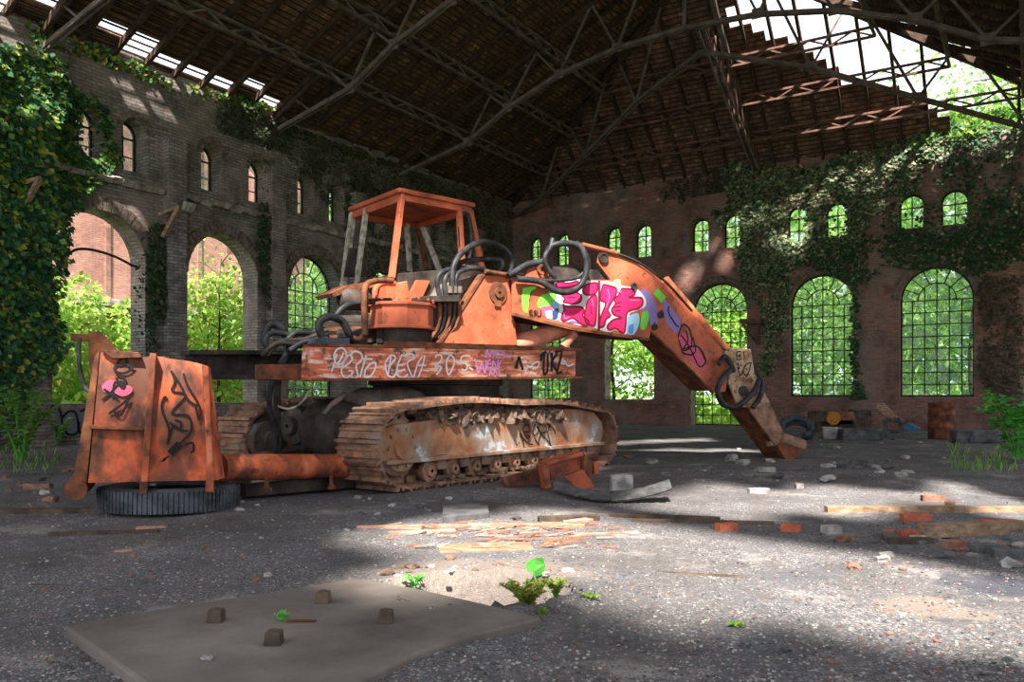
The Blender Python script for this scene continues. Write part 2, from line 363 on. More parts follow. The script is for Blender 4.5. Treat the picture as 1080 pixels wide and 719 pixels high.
# --- openings of the left wall: (centre along Y, width, sill, crown)
L_BIG = [(10.45, 2.1, .85, 5.0), (13.65, 2.1, .85, 5.0), (16.76, 2.0, .85, 4.95), (19.9, 2.0, .85, 4.95), (23.0, 2.0, .85, 4.95), (26.05, 1.7, .85, 4.9)]
L_SMALL = [(10.2, .62, 6.0, 7.2), (11.24, .62, 6.0, 7.2), (13.3, .62, 6.0, 7.18), (14.75, .66, 6.0, 7.15), (16.4, .62, 6.0, 7.18), (17.6, .62, 6.0, 7.18), (19.4, .6, 6.0, 7.15), (20.5, .6, 6.0, 7.15), (22.5, .6, 6.0, 7.15), (23.6, .6, 6.0, 7.15)]
def bwin(l, r, t, b):
    a = onplane(l, t, *PBo); c = onplane(r, t, *PBo); m = onplane((l + r) / 2, t, *PBo); s = onplane((l + r) / 2, b, *PBo)
    return ((a.x + c.x) / 2, c.x - a.x, s.z, m.z)
B_BIG = [bwin(560, 606, 315, 421), bwin(642, 694, 306, 421), bwin(732, 791, 299, 449), bwin(835, 902, 290, 418), bwin(950, 1028, 281.5, 418)]
B_BIG[2] = (B_BIG[2][0], B_BIG[2][1], .02, B_BIG[2][3])
B_SMALL = [bwin(*q) for q in [(560.5, 574.5, 251, 282), (588.5, 604.5, 247, 281), (641.5, 658.5, 240, 272), (672, 691, 237.5, 272.5), (731.5, 751, 231.5, 266.8), (765, 787, 226.4, 262.6), (832, 854, 218.8, 256.8), (872, 896, 214.6, 252.3), (949, 975.5, 205.9, 243), (993, 1022, 201, 239)]]
def ragged(u0, u1, z, amp, step=.45):
    n = int(abs(u1 - u0) / step); return [(u0 + (u1 - u0) * i / n, z + amp * (noise.noise(V((i * .61, z, u0))) + .5 * rnd.uniform(-1, 1))) for i in range(n + 1)]
def wall(name, axis, pos, out, u0, u1, holes, mat, thick=.55, amp=.12):
    """axis 'y': wall runs along Y at x=pos;  'x': along X at y=pos. out = direction of the outer face"""
    outer = [(u0, -.3), (u1, -.3)] + ragged(u1, u0, WT, amp)
    vs, fs = slab_with_holes(outer, [archpts(*h) for h in holes], thick)
    mid = pos + out * thick / 2
    W = [V((mid + v.z, v.x, v.y)) if axis == 'y' else V((v.x, mid + v.z, v.y)) for v in vs]
    return MB().add(W, fs)
wl = wall('wall_left', 'y', XL, -1, -6.5, YB + .5, L_BIG + L_SMALL, M['brick_grey'])
for y in (8.75, 11.96, 15.0, 18.15, 21.25, 24.35):           # pilasters
    wl.box((XL + .12, y + .22, 3.4), .25, .46, 7.2, jit=.015)
    wl.box((XL + .16, y + .22, .35), .36, .60, .75, jit=.015)
wl.box((XL + .1, 7.4, 4.0), .5, 1.5, 8.6, jit=.02)
WL = struct(wl.build('wall_left', [M['brick_grey']]))
def ring(holes, axis, pos, n, mat, parent, name='arch_ring', wd=.28, pro=.045):
    mb = MB()
    for (c, w, z0, zt) in holes:
        r = w / 2; zs = zt - r
        for i in range(n):
            a0 = math.pi * (i + .06) / n; a1 = math.pi * (i + .94) / n; k = rnd.uniform(-.012, .012)
            q = [(c + rr * math.cos(a), zs + rr * math.sin(a)) for rr, a in ((r, a0), (r + wd, a0), (r + wd, a1), (r, a1))]
            if axis == 'y': mb.prism([V((pos + pro + k, u, z)) for u, z in q], V((-pro - .06, 0, 0)))
            else: mb.prism([V((u, pos - pro - k, z)) for u, z in q], V((0, pro + .06, 0)))
    return mb.build(name, mat, parent=parent)
ring(L_BIG, 'y', XL, 34, M['voussoir'], WL); ring(L_SMALL, 'y', XL, 14, M['voussoir'], WL, wd=.14)
lg = MB()
for (c, w, z0, zt) in L_BIG[:5]:
    a = 0
    while a < 2.55:
        s = rnd.uniform(.18, .34); lg.box((XL + .07, c - 1.25 + a + s / 2, 5.72 + rnd.uniform(-.03, .03)), .2, s * .92, .13, (1, 0, -.5), (0, 1, 0), jit=.015); a += s
lg.build('ledge', M['plaster'], parent=WL)
wb = wall('wall_back', 'x', YB, 1, XL - .5, XR + .5, B_BIG + B_SMALL, M['brick_red'])
for h0, h1 in zip(B_BIG[:-1], B_BIG[1:]): pass
WB = struct(wb.build('wall_back', [M['brick_red']]))
ring(B_BIG, 'x', YB, 30, M['voussoir'], WB, wd=.22, pro=.012); ring(B_SMALL, 'x', YB, 12, M['voussoir'], WB, wd=.12, pro=.01)
jm = MB()
for h in (B_BIG[1], B_BIG[2]): jm.box((h[0] - h[1] / 2 + .02, YB + .19, (h[2] + h[3] - h[1] / 2) / 2), .05, .42, h[3] - h[1] / 2 - h[2])
jm.build('jamb', M['plaster'], parent=WB)
R_BIG = [(10.2 + 3.15 * k - 15.7, 2.0, .85, 4.9) for k in range(11)]
WR = None
RTOP = [(YB + .5, WT), (5.4, WT), (5.2, 5.2), (3.4, 5.0), (3.2, 7.4), (2.6, 8.2), (-.2, 8.5), (.2, 7.4), (.7, 6.6), (1.3, 5.6), (1.7, 4.95), (-.3, 4.95), (-.6, 6.0), (-1.3, 6.8), (-1.9, 7.8), (-2.3, 8.5), (-6.5, WT)]      # unseen top, with two gaps and a pier shaped to pass or stop sun
rv, rfc = slab_with_holes([(-6.5, -.3), (YB + .5, -.3)] + RTOP, [archpts(*h) for h in R_BIG if h[2] + 0 < 9], .25)
WR = struct(MB().add([V((XR + .125 + v.z, v.x, v.y)) for v in rv], rfc).build('wall_right', [M['brick_red']]))
# --- windows
WN = [0]
def window(h, axis, plane, big, glass=1.0, broken=False):
    c, w, z0, zt = h; r = w / 2; zs = zt - r; WN[0] += 1
    P = (lambda u, z, d=0: V((plane + d, u, z))) if axis == 'y' else (lambda u, z, d=0: V((u, plane + d, z)))
    up = V((1, 0, 0)) if axis == 'y' else V((0, 1, 0))
    mb = MB(); t = .05 if big else .055
    A = [(c + r * math.cos(math.pi * i / 20), zs + r * math.sin(math.pi * i / 20)) for i in range(21)]
    loop = [(c + r, z0)] + A + [(c - r, z0), (c + r, z0)]
    for p, q in zip(loop[:-1], loop[1:]): mb.bar(P(*p), P(*q), .09, t, up)
    def seg(u0, za, u1, zb, s=.02): mb.bar(P(u0, za), P(u1, zb), .03, s, up)
    if big:
        nv = 5; xs = [c - r + w * i / (nv + 1) for i in range(1, nv + 1)]
        for x in xs: seg(x, z0, x, zs)
        nh = max(4, int(round((zs - z0) / .36)))
        for i in range(1, nh + 1): seg(c - r, z0 + (zs - z0) * i / nh, c + r, z0 + (zs - z0) * i / nh)
        for rr in (r * .52,):
            pts = [(c + rr * math.cos(math.pi * i / 16), zs + rr * math.sin(math.pi * i / 16)) for i in range(17)]
            for p, q in zip(pts[:-1], pts[1:]): seg(*p, *q)
        for i in range(1, 8):
            a = math.pi * i / 8; k0 = .52 if i != 4 else 0
            seg(c + r * k0 * math.cos(a), zs + r * k0 * math.sin(a), c + r * math.cos(a), zs + r * math.sin(a))
        for s_ in (-1, 1): seg(c + s_ * w / 6, zs, c + s_ * w / 6, zs + math.sqrt(max(.01, (r * .52) ** 2 - (w / 6) ** 2)))
        za = z0 + (zs - z0) * (nh // 2) / nh; zb = z0 + (zs - z0) * min(nh, nh // 2 + 2) / nh   # hinged vent
        for q in ((c - w / 3, za, c + w / 3, za), (c - w / 3, zb, c + w / 3, zb), (c - w / 3, za, c - w / 3, zb), (c + w / 3, za, c + w / 3, zb), (c, za, c, zb)): seg(*q, .045)
    else:
        seg(c, z0, c, zs, .06); seg(c - r, zs - .05, c + r, zs - .05, .06)
        seg(c - r, z0 + (zs - z0) * .48, c + r, z0 + (zs - z0) * .48, .02); seg(c, zs, c, zt, .025)
    o = struct(mb.build('window_%d' % WN[0], M['frame_iron']))
    if glass:
        g = MB(); poly = [P(c + r * .97 * math.cos(math.pi * i / 20), zs + r * .97 * math.sin(math.pi * i / 20), .012) for i in range(21)]
        if broken: poly += [P(c - r * .97, z0 + .9 * (zs - z0), .012), P(c - r * .2, zs - .1, .012), P(c + r * .3, zs + .1, .012)]
        else: poly += [P(c - r * .97, z0 + .01, .012), P(c + r * .97, z0 + .01, .012)]
        g.prism(poly, up * .006)
        g.build('glass_pane', M['glass'], parent=o)
    return o
for i, h in enumerate(L_BIG):
    if i >= 2: window(h, 'y', XL - .45, True)
for i, h in enumerate(L_SMALL): window(h, 'y', XL - .47, False, 1, i == 3)
for i, h in enumerate(B_BIG): window(h, 'x', YB + .38, True, glass=(0 if i == 1 else 1), broken=(i in (2,))) if i != 1 else None
for h in B_SMALL: window(h, 'x', YB + .38, False)
# --- floor
def gridmesh(name, xs, ys, mat, z=hgt, lower=None):
    nx, ny = len(xs), len(ys); vs = [(x, y, z(x, y)) for y in ys for x in xs]
    fs = [(j * nx + i, j * nx + i + 1, (j + 1) * nx + i + 1, (j + 1) * nx + i) for j in range(ny - 1) for i in range(nx - 1)]
    me = bpy.data.meshes.new(name); me.from_pydata(vs, [], fs); me.materials.append(mat); me.polygons.foreach_set('use_smooth', [True] * len(fs))
    o = bpy.data.objects.new(name, me); COL.objects.link(o); return o
def steps(a, b, near0, near1, fine, coarse):
    out = [a]
    while out[-1] < b: out.append(out[-1] + (fine if near0 < out[-1] < near1 else coarse))
    return out
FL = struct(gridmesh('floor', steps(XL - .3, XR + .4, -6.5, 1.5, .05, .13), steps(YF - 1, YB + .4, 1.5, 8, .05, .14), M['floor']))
def outz(x, y):
    z = -.12 + .25 * noise.noise(V((x * .15, y * .15, 3)))
    return z if not (XL - .4 < x < XR + .4 and -7 < y < YB + .3) else -.8
struct(gridmesh('ground', [-70 + 1.5 * i for i in range(74)], [-25 + 1.5 * i for i in range(80)], M['earth'], outz))

# ================================================================== ROOF
AP = 13.2; XM = (XL + XR) / 2; HS = (XR - XL) / 2; HE = 5.5; YH = YB - HE          # apex height, ridge x, half span, hip length
tS, tB = (AP - WT) / HS, (AP - WT) / HE
SUN = V((.28, -.56, .78)).normalized()                                            # towards the sun
def inpoly(x, y, poly):
    c = False; n = len(poly)
    for i in range(n):
        x1, y1 = poly[i]; x2, y2 = poly[(i + 1) % n]
        if (y1 > y) != (y2 > y) and x < (x2 - x1) * (y - y1) / (y2 - y1) + x1: c = not c
    return c
uN = (R_ * .6186 - F_ * .7857); C0 = rd(-1.02, 11.12)
# wanted sun patches: unseen roof holes are shaped from them, up the sun's path
LIT = [(V((0, 0, 0)), V((0, 0, 1)), [(395, 604), (430, 588), (540, 580), (620, 548), (700, 556), (800, 562), (900, 575), (1000, 592), (1120, 612), (1120, 634), (980, 652), (850, 668), (720, 664), (610, 648), (540, 632), (470, 622)]),
       (V((0, 0, 0)), V((0, 0, 1)), [(690, 530), (720, 512), (860, 514), (1000, 522), (1130, 535), (1130, 552), (960, 552), (850, 545), (740, 540)]),
       (V((0, 0, 0)), V((0, 0, 1)), [(640, 466), (700, 463), (745, 462), (745, 465), (700, 467), (640, 469)]),
       (V((0, 0, 0)), V((0, 0, 1)), [(400, 556), (520, 540), (640, 542), (620, 575), (420, 578)]),
       (C0 + uN * .5, uN, [(355, 215), (424, 190), (500, 205), (520, 250), (640, 250), (720, 290), (790, 370), (830, 450), (835, 480), (790, 470), (690, 370), (612, 362), (612, 404), (320, 406), (325, 300)]),
       (C0 + uN * 1.2, uN, [(395, 440), (640, 430), (650, 480), (395, 505)]),
       (rd(-2.6, 7.6), R_ * .37 - F_ * .93, [(140, 370), (235, 380), (240, 505), (140, 510), (120, 470)]),
       (V((0, YB, 0)), V((0, 1, 0)), [(694, 300), (735, 262), (770, 250), (775, 268), (720, 300)]),
       (V((0, YB, 0)), V((0, 1, 0)), [(770, 262), (800, 210), (850, 190), (925, 158), (950, 160), (900, 230), (830, 262)]),
       (V((XL, 0, 0)), V((1, 0, 0)), [(-60, 30), (30, 40), (75, 70), (80, 100), (30, 95), (-60, 120)])]
SKYPOLY = [(745, -90), (775, 20), (790, 33), (830, 38), (836, 52), (866, 58), (880, 78), (905, 86), (965, 98), (972, 114), (1000, 126), (1012, 150), (1200, 160), (1200, 125), (1150, 110)]
def in_hole(p, slope):
    q = proj(p)
    if slope == 'back' and inpoly(q[0] + rnd.uniform(-9, 9), q[1] + rnd.uniform(-3, 3), SKYPOLY): return True
    if slope == 'left':
        a = p.x - XL
        if 0 < a < .5 and 9.2 < p.y < 15.2 and noise.noise(V((p.y * 1.1, a * 2.6, 7))) > .02: return True
        if 5.6 < p.y < 8.4 and a < 1.7: return True
    q = proj(p)
    if -30 < q[0] < 1110 and 4 < q[1] < 719: return False
    for P, N, poly in LIT:
        den = SUN.dot(N)
        if abs(den) < .02: continue
        t = (p - P).dot(N) / den
        if t < .3: continue
        g = p - SUN * t; q = proj(g)
        if depth(g) > .5 and inpoly(q[0], q[1], poly): return True
    return False
rf = MB(); RS, RW = .31, .75
def strip(c, along, slope, nrm, mi, w=.75):
    rf.box(c + nrm * rnd.uniform(-.012, .012), w * 1.01, RS * 1.06, .03, along, (slope + nrm * .07).normalized(), None, mi)
sd = {'left': (V((0, 1, 0)), V((1, 0, tS)).normalized()), 'right': (V((0, 1, 0)), V((-1, 0, tS)).normalized()), 'back': (V((1, 0, 0)), V((0, -1, tB)).normalized())}
def rows(length): return int(length / RS) + 2
for side in ('left', 'right'):
    al, sl = sd[side]; nm = al.cross(sl) if side == 'right' else sl.cross(al)
    if nm.z < 0: nm = -nm
    for i in range(-1, rows(HS / sl.xy.length)):
        a = (i + .5) * RS * sl.xy.length; x = XL + a if side == 'left' else XR - a
        y = -8.0
        while y < YB + .4:
            yc = y + RW / 2; p = V((x, yc, WT + .12 + tS * a))
            if yc < YB - HE * a / HS + (.35 if side == 'left' else -.1) and not in_hole(p, side): strip(p, al, sl, nm, 0)
            y += RW
al, sl = sd['back']; nm = al.cross(sl); nm = -nm if nm.z < 0 else nm
for i in range(-1, rows(HE / sl.xy.length)):
    b = (i + .5) * RS * sl.xy.length; x = XL - .3
    while x < XR + .3:
        xc = x + .15; p = V((xc, YB - b, WT + .12 + tB * b))
        if XL + b / HE * HS - .4 < xc < XR - b / HE * HS + .4 and not in_hole(p, 'back'): strip(p, al, sl, nm, 1, .30)
        x += .30
CE = struct(rf.build('ceiling', [M['tile_y'], M['tile_x']]))
bt = MB()
for k in range(8): a = .05 + .16 * k; bt.bar((XL + a, 6.0, WT + .07 + tS * a), (XL + a, 15.6, WT + .07 + tS * a), .05, .03)
bt.build('battens', M['rafter'], parent=CE)
ra = MB()
y = -5.0
while y < YB:
    amax = min(HS, (YB - y) / HE * HS)
    for s_, x0 in ((1, XL), (-1, XR)):
        a0 = -.3
        if s_ == -1 and -5.0 < y < 13: continue
        ra.bar((x0 + s_ * a0, y, WT + tS * a0), (x0 + s_ * amax, y, WT + tS * amax), .09, .14)
    y += RW
x = XL + .2
while x < XR:
    bmax = min(HE, (x - XL) / HS * HE, (XR - x) / HS * HE)
    if not (x > -2.6 and rnd.random() < .25): ra.bar((x, YB + .3, WT - tB * .3), (x, YB - bmax, WT + tB * bmax), .08, .13)
    x += RW
ra.build('rafters', M['rafter'], parent=CE)
hr = MB()
for x0 in (XL, XR): hr.bar((x0, YB, WT - .05), (XM, YH, AP - .1), .14, .24)
hr.bar((XM, -5, AP - .1), (XM, YH, AP - .1), .14, .22)
hr.build('hip_rafter', M['rafter'], parent=CE)
# --- lattice purlins
def lattice(a, b, hh=.26, mat=None, root=None, seg=.55):
    a, b = V(a), V(b); mb = MB(); up = V((0, 0, hh)); n = max(3, int((b - a).length / seg))
    for o in (V((0, 0, 0)), up): mb.bar(a + o, b + o, .075, .06)
    for i in range(n):
        p = a.lerp(b, i / n); q = a.lerp(b, (i + 1) / n); mb.bar(p + (up if i % 2 else V((0, 0, 0))), q + (V((0, 0, 0)) if i % 2 else up), .04, .04)
    return mb
WORDS = ['lowest', 'middle', 'upper']
for k, a in enumerate((2.03, 3.7, 5.4)):
    z = WT + tS * a - .52; b = a / HS * HE
    single(lattice((XL + a, -4.5, z), (XL + a, YB - b, z)), 'lattice_purlin', M['iron'], '%s riveted lattice purlin running under the long left roof slope' % WORDS[k], 'purlin', base=V((XL + a, -4.5, z)))
    single(lattice((XR - a, 14.6, z), (XR - a, YB - b, z)), 'lattice_purlin', M['iron'], '%s lattice purlin under the dark right roof slope at the top corner' % WORDS[k], 'purlin', base=V((XR - a, 14.6, z)))
    zb = WT + tB * b - .52
    single(lattice((XL + a, YB - b, zb), (XR - a, YB - b, zb)), 'lattice_purlin', M['iron_red'], '%s rusty lattice purlin crossing the end roof slope and its open hole' % WORDS[k], 'purlin', base=V((XL + a, YB - b, zb)))
# --- trusses
PROF = [(0, 10.45), (.2, 10.35), (.39, 10.0), (.57, 9.38), (.72, 8.6), (1.0, 8.0)]
HPROF = [(0, 10.3), (.27, 9.85), (.53, 9.0), (.8, 8.15), (1.0, 7.9)]
def zat(pr, f):
    for (f0, z0), (f1, z1) in zip(pr[:-1], pr[1:]):
        if f <= f1: return z0 + (z1 - z0) * (f - f0) / (f1 - f0)
    return pr[-1][1]
def halftruss(root, top, foot, pr, mat, double=True):
    """from top (ridge plan point) to foot: bottom chord polygon, top chord, posts and braces"""
    top, foot = V(top), V(foot); d = (foot - top).normalized(); s = V((-d.y, d.x, 0)) * .05
    at = lambda f, z: V((top.x + (foot.x - top.x) * f, top.y + (foot.y - top.y) * f, z))
    ztop = lambda f: AP - (AP - WT) * f - .16
    bc = MB(); 
    for (f0, z0), (f1, z1) in zip(pr[:-1], pr[1:]):
        for o in ((s, -s) if double else (V((0, 0, 0)),)): bc.bar(at(f0, z0) + o, at(f1, z1) + o, .045, .10)
    bc.build('bottom_chord', mat, root)
    tc = MB(); tc.bar(at(0, ztop(0)), at(1, ztop(1)), .10, .12); tc.build('rafter_chord', M['rafter'], root)
    nodes = [(f, f + .08, f - .11) for f, _ in pr[1:-1]]
    for f, fa, fb in nodes:
        z = zat(pr, f); w = MB()
        for fx in (fa, fb): w.bar(at(f, z), at(fx, ztop(fx)), .06, .06)
        w.build('brace', mat, root); MB().box(at(f, z + .03), .30, .02, .26, d, s.normalized(), (0, 0, 1)).build('gusset_plate', mat, root)
    w = MB(); w.bar(at(.86, zat(pr, .86)), at(.92, ztop(.92)), .045, .045); w.build('tie_rod', mat, root)
TL = {20.4: 'iron roof truss at the hip end, arching across the torn roof hole', 15.3: 'iron roof truss over the cab of the excavator, second from the hip end', 9.2: 'iron roof truss at the top left corner, foot in the ivy pier'}
for y, lab in TL.items():
    t = thing('roof_truss', lab, 'roof truss', (XM, y, WT))
    halftruss(t, (XM, y, 0), (XL, y, 0), PROF, M['iron']); halftruss(t, (XM, y, 0), (XR, y, 0), PROF, M['iron'])
    MB().bar((XM, y, 10.45), (XM, y, AP - .2), .08, .08).build('king_post', M['iron'], t)
for foot, lab in (((XL, YB, 0), 'iron hip truss reaching into the corner of the two walls'), ((XR, YB, 0), 'iron hip truss crossing the open sky towards the far right corner')):
    t = thing('hip_truss', lab, 'roof truss', (foot[0], foot[1], WT)); halftruss(t, (XM, YH, 0), foot, HPROF, M['iron'])
t = thing('hip_truss', 'pale lattice half truss standing on the middle of the red wall', 'roof truss', (XM, YB - .05, 8.3))
bcm = MB()
A0, A1 = V((XM, YB - .1, 8.35)), V((XM, YH, 10.9))
for o in (.09, -.09): bcm.bar(A0 + V((o, 0, 0)), A1 + V((o, 0, 0)), .05, .09)
bcm.build('bottom_chord', M['iron'], t)
MB().bar((XM, YB - .1, 8.5), (XM, YH, AP - .3), .14, .16).build('rafter_chord', M['iron'], t)
lt = MB(); n = 9
for i in range(n):
    f = i / n; f2 = (i + 1) / n
    for o in (.12, -.12):
        lt.bar(A0.lerp(A1, f) + V((o, 0, 0)), A0.lerp(A1, f2) + V((o, 0, .12 + .95 * math.sin(math.pi * f2))), .035, .035)
    lt.bar(A0.lerp(A1, f2), A0.lerp(A1, f2) + V((0, 0, .2 + 1.0 * math.sin(math.pi * f2))), .05, .05)
lt.build('lattice', M['iron_red'], t)
# ================================================================== EXCAVATOR
UT = R_ * .602 + F_ * .799; UW = R_ * -.799 + F_ * .602; UO = rd(.126, 10.26)
def uc(s, w, z): return UO + UT * s + UW * w + V((0, 0, z))
def ucp(px, py, w): return onplane(px, py, UO + UW * w, UW)
ub = R_ * .7857 + F_ * .6186
def upx(px, py, off): return onplane(px, py, C0 + uN * off, uN)
BP0 = rd(-.19, 11.2); bN = R_ * .425 - F_ * .905; bD = R_ * .905 + F_ * .425
def bpx(px, py, off=0.0): return onplane(px, py, BP0 + bN * off, bN)
EX = thing('excavator', 'large rusting orange tracked excavator covered in graffiti, standing in the middle of the hall', 'excavator', C0)
def ribbon(mb, pts, n, width, mi=0, off=.004, closed=False):
    pts = [V(p) + n * off for p in pts]; m = len(pts); L = []; Rr = []
    for i in range(m):
        a = pts[(i - 1) % m] if (closed or i) else pts[0]; b = pts[(i + 1) % m] if (closed or i < m - 1) else pts[-1]
        t = (b - a); t = t.normalized() if t.length > 1e-6 else V((1, 0, 0)); s = n.cross(t).normalized() * (width / 2); L.append(pts[i] + s); Rr.append(pts[i] - s)
    for i in range(m if closed else m - 1):
        j = (i + 1) % m; mb.add([L[i], L[j], Rr[j], Rr[i]], [[0, 1, 2, 3]], mi)
def zpt(org, sc): return lambda q: (org[0] + q[0] / sc, org[1] + q[1] / sc)
def tagstrokes(strokes, fn, n, width, mi, mb, org, sc, off=.005, k=4):
    z = zpt(org, sc)
    for st in strokes:
        pts = [fn(*z(q)) for q in st]; pts = smoothpath(pts, k) if len(pts) > 2 else pts; ribbon(mb, pts, n, width, mi, off)
def blob(mb, poly, fn, n, org, sc, mi, off, smooth=True):
    z = zpt(org, sc); pts = [fn(*z(q)) for q in poly]
    if smooth: pts = smoothpath(pts + [pts[0]], 4)[:-1]
    mb.add([p + n * off for p in pts], [list(range(len(pts)))], mi); return pts

# ---- crawler tracks
def looppath(N=400):
    pts = []
    for i in range(25): a = -math.pi / 2 + math.pi * i / 24; pts.append((1.98 + .37 * math.cos(a), .42 + .37 * math.sin(a)))
    for i in range(1, 20):
        f = i / 20; pts.append((1.98 - 3.98 * f, .79 + .08 * f + .03 * math.sin(f * math.pi * 3) * math.sin(f * math.pi) + .11 * math.sin(math.pi * f)))
    for i in range(25): a = math.pi / 2 + math.pi * i / 24; pts.append((-2.0 + .42 * math.cos(a), .46 + .41 * math.sin(a)))
    for i in range(1, 16): f = i / 16; pts.append((-2.0 + 3.98 * f, .05))
    return pts
LP = looppath()
def track(w0, lab):
    w1 = w0 + .62; mb = MB()
    seglen = [math.hypot(LP[(i + 1) % len(LP)][0] - LP[i][0], LP[(i + 1) % len(LP)][1] - LP[i][1]) for i in range(len(LP))]; tot = sum(seglen); n = 54; pitch = tot / n
    i = 0; acc = 0
    for k in range(n):
        d = k * pitch
        while acc + seglen[i] < d: acc += seglen[i]; i = (i + 1) % len(LP)
        f = (d - acc) / seglen[i]; a = LP[i]; b = LP[(i + 1) % len(LP)]
        s = a[0] + (b[0] - a[0]) * f; z = a[1] + (b[1] - a[1]) * f
        t = V((b[0] - a[0], b[1] - a[1])).normalized(); T = UT * t.x + V((0, 0, t.y)); Nn = UT * t.y + V((0, 0, -t.x))   # outward
        c = uc(s, (w0 + w1) / 2, z); j = rnd.uniform(-.01, .01)
        mb.box(c, pitch * .97, .62, .03, T, UW, Nn, 0, .004)
        mb.box(c + Nn * (.032 + j * .3) - T * pitch * .36, .035, .62, .05, T, UW, Nn, 0, .004)
        mb.box(c + Nn * .022 + T * pitch * .02, .025, .62, .03, T, UW, Nn, 0, .004)
        mb.box(c - Nn * .05, pitch * .8, .10, .07, T, UW, Nn, 0)      # link
    o = mb.build('crawler_track', [M['track']], EX); o['label'] = lab
    return o
TR = track(0.0, 'near crawler track with rust brown shoes'); TR2 = track(2.2, 'far crawler track behind the orange push tube')
def trackframe(w0, par, detail):
    ol = [(404, 488), (399, 478), (400, 464), (406, 452), (416, 448), (440, 445), (500, 438), (560, 433), (610, 431), (626, 434), (635, 445), (637, 456), (633, 467)]
    pts = [ucp(x, y, .10) + UW * (w0) for x, y in ol]
    MB().prism(pts, UW * .42).build('track_frame', M['frame_side'], EX, par, bevel=.012)
    fl = MB(); a, b = ucp(404, 488, .10) + UW * w0, ucp(634, 467, .10) + UW * w0
    fl.bar(a, b, .12, .045); fl.build('lower_flange', M['frame_side'], EX, par, bevel=.006)
    sp = MB(); c = uc(-2.0, w0 + .16, .46)
    sp.lathe(c, -UW, [(0, .10), (.12, .10), (.13, .07), (.25, .06), (.27, .02), (.30, 0), (.30, -.25)], 28)
    for k in range(10):
        a = k * math.pi / 5; p = c + (UT * math.cos(a) + V((0, 0, math.sin(a)))) * .2; sp.cyl(p - UW * .06, p - UW * .09, .022, n=6)
    for k in range(13):
        a = k * 2 * math.pi / 13; p = c + UW * .15 + (UT * math.cos(a) + V((0, 0, math.sin(a)))) * .33; sp.box(p, .1, .1, .12, UT * math.cos(a) + V((0, 0, math.sin(a))), UW)
    sp.build('sprocket', M['frame_side'] if detail else M['grey_steel'], EX, par, smooth=True)
    idl = MB().lathe(uc(1.98, w0 + .31, .42), UW, [(.05, -.16), (.2, -.14), (.22, -.05), (.30, -.05), (.32, -.1), (.33, .0), (.32, .1), (.30, .05), (.22, .05), (.2, .14), (.05, .16)], 28)
    idl.build('idler_wheel', M['track'], EX, par, smooth=True)
    for k in range(9):
        s = -1.55 + k * .39; c = uc(s, w0 + .16, .185); r = MB()
        r.lathe(c, UW, [(.02, -.08), (.06, -.08), (.07, -.04), (.12, -.04), (.12, .02), (.09, .04), (.09, .2), (.12, .22), (.12, .3), (.02, .3)], 20)
        r.box(c + V((0, 0, .09)) - UW * .045 + UT * .17, .16, .06, .16, UT, UW); r.build('track_roller', M['track'], EX, par, smooth=False)
    if detail:
        md = MB(); 
        for k in range(130):
            f = rnd.random(); s = -1.6 + 2.6 * f; md.rock(uc(s, w0 + .16 + rnd.uniform(-.03, .12), .77 + rnd.uniform(-.05, .05) - .02 * f), rnd.uniform(.07, .18), rnd.uniform(.05, .1), rnd.uniform(.05, .12), k, 1, .9)
        for k in range(40):
            s = rnd.uniform(-1.7, 1.6); md.rock(uc(s, w0 + rnd.uniform(.04, .2), .09 + rnd.uniform(0, .03)), rnd.uniform(.04, .09), rnd.uniform(.03, .06), rnd.uniform(.02, .04), k + 90, 1, .8)
        m_ = md.build('caked_mud', M['mud'], EX, par, smooth=True); m_['kind'] = 'stuff'
        gt = MB(); pl = lambda x, y: ucp(x, y, .10)
        tagstrokes([[(205, 320), (245, 400), (270, 520)], [(205, 320), (300, 430), (340, 460), (380, 460)], [(260, 300), (335, 300), (325, 230), (280, 215), (255, 260), (265, 320), (310, 370), (340, 360)],
                    [(375, 310), (385, 240), (410, 210), (435, 240), (440, 300), (400, 350), (380, 320)], [(440, 250), (470, 320), (450, 400), (450, 460), (400, 380)],
                    [(445, 250), (470, 195), (520, 200), (550, 260), (530, 310), (470, 320), (540, 390), (625, 500)], [(565, 300), (580, 240), (620, 245), (655, 290), (650, 330)], [(560, 300), (580, 390), (615, 540)], [(172, 455), (176, 475)], [(196, 430), (200, 450)]],
                   pl, -UW, .017, 0, gt, (530, 430), 11.98, .012)
        g_ = gt.build('graffiti_tag', [M['p_black']], EX, par, fix=False); g_['label'] = 'black scrawled tag on the track frame'
trackframe(0, TR, True); trackframe(2.2, TR2, False)
# ---- car body between the tracks
cb = MB(); cb.box(uc(0, 1.41, .55), 2.0, 1.7, .5, UT, UW); cb.box(uc(-1.0, 1.41, .52), 1.2, .5, .36, UT, UW); cb.box(uc(1.0, 1.41, .5), 1.2, .5, .36, UT, UW)
cb.build('undercarriage', M['dark_steel'], EX, bevel=.03)
mo = MB()   # travel motors and final drives seen past the near sprocket
mo.lathe(uc(-1.95, 1.15, .62), -UW, [(.02, .34), (.18, .34), (.2, .3), (.3, .26), (.33, .1), (.33, -.3), (.02, -.3)], 24)
mo.lathe(uc(-1.5, 1.7, .62), -UT, [(.02, .5), (.16, .5), (.2, .42), (.34, .36), (.36, 0), (.02, 0)], 24)
mo.lathe(uc(-2.1, 1.75, .66), -UT, [(.02, .1), (.1, .1), (.12, .04), (.22, .02), (.24, -.5), (.02, -.5)], 20)
mo.build('travel_motor', M['dark_steel'], EX, smooth=True)
MB().lathe(upx(405, 428, .55), -ub, [(.02, .45), (.17, .44), (.22, .3), (.24, -.3), (.18, -.5), (.02, -.5)], 22).build('oil_tank', M['grey_steel'], EX, smooth=True)
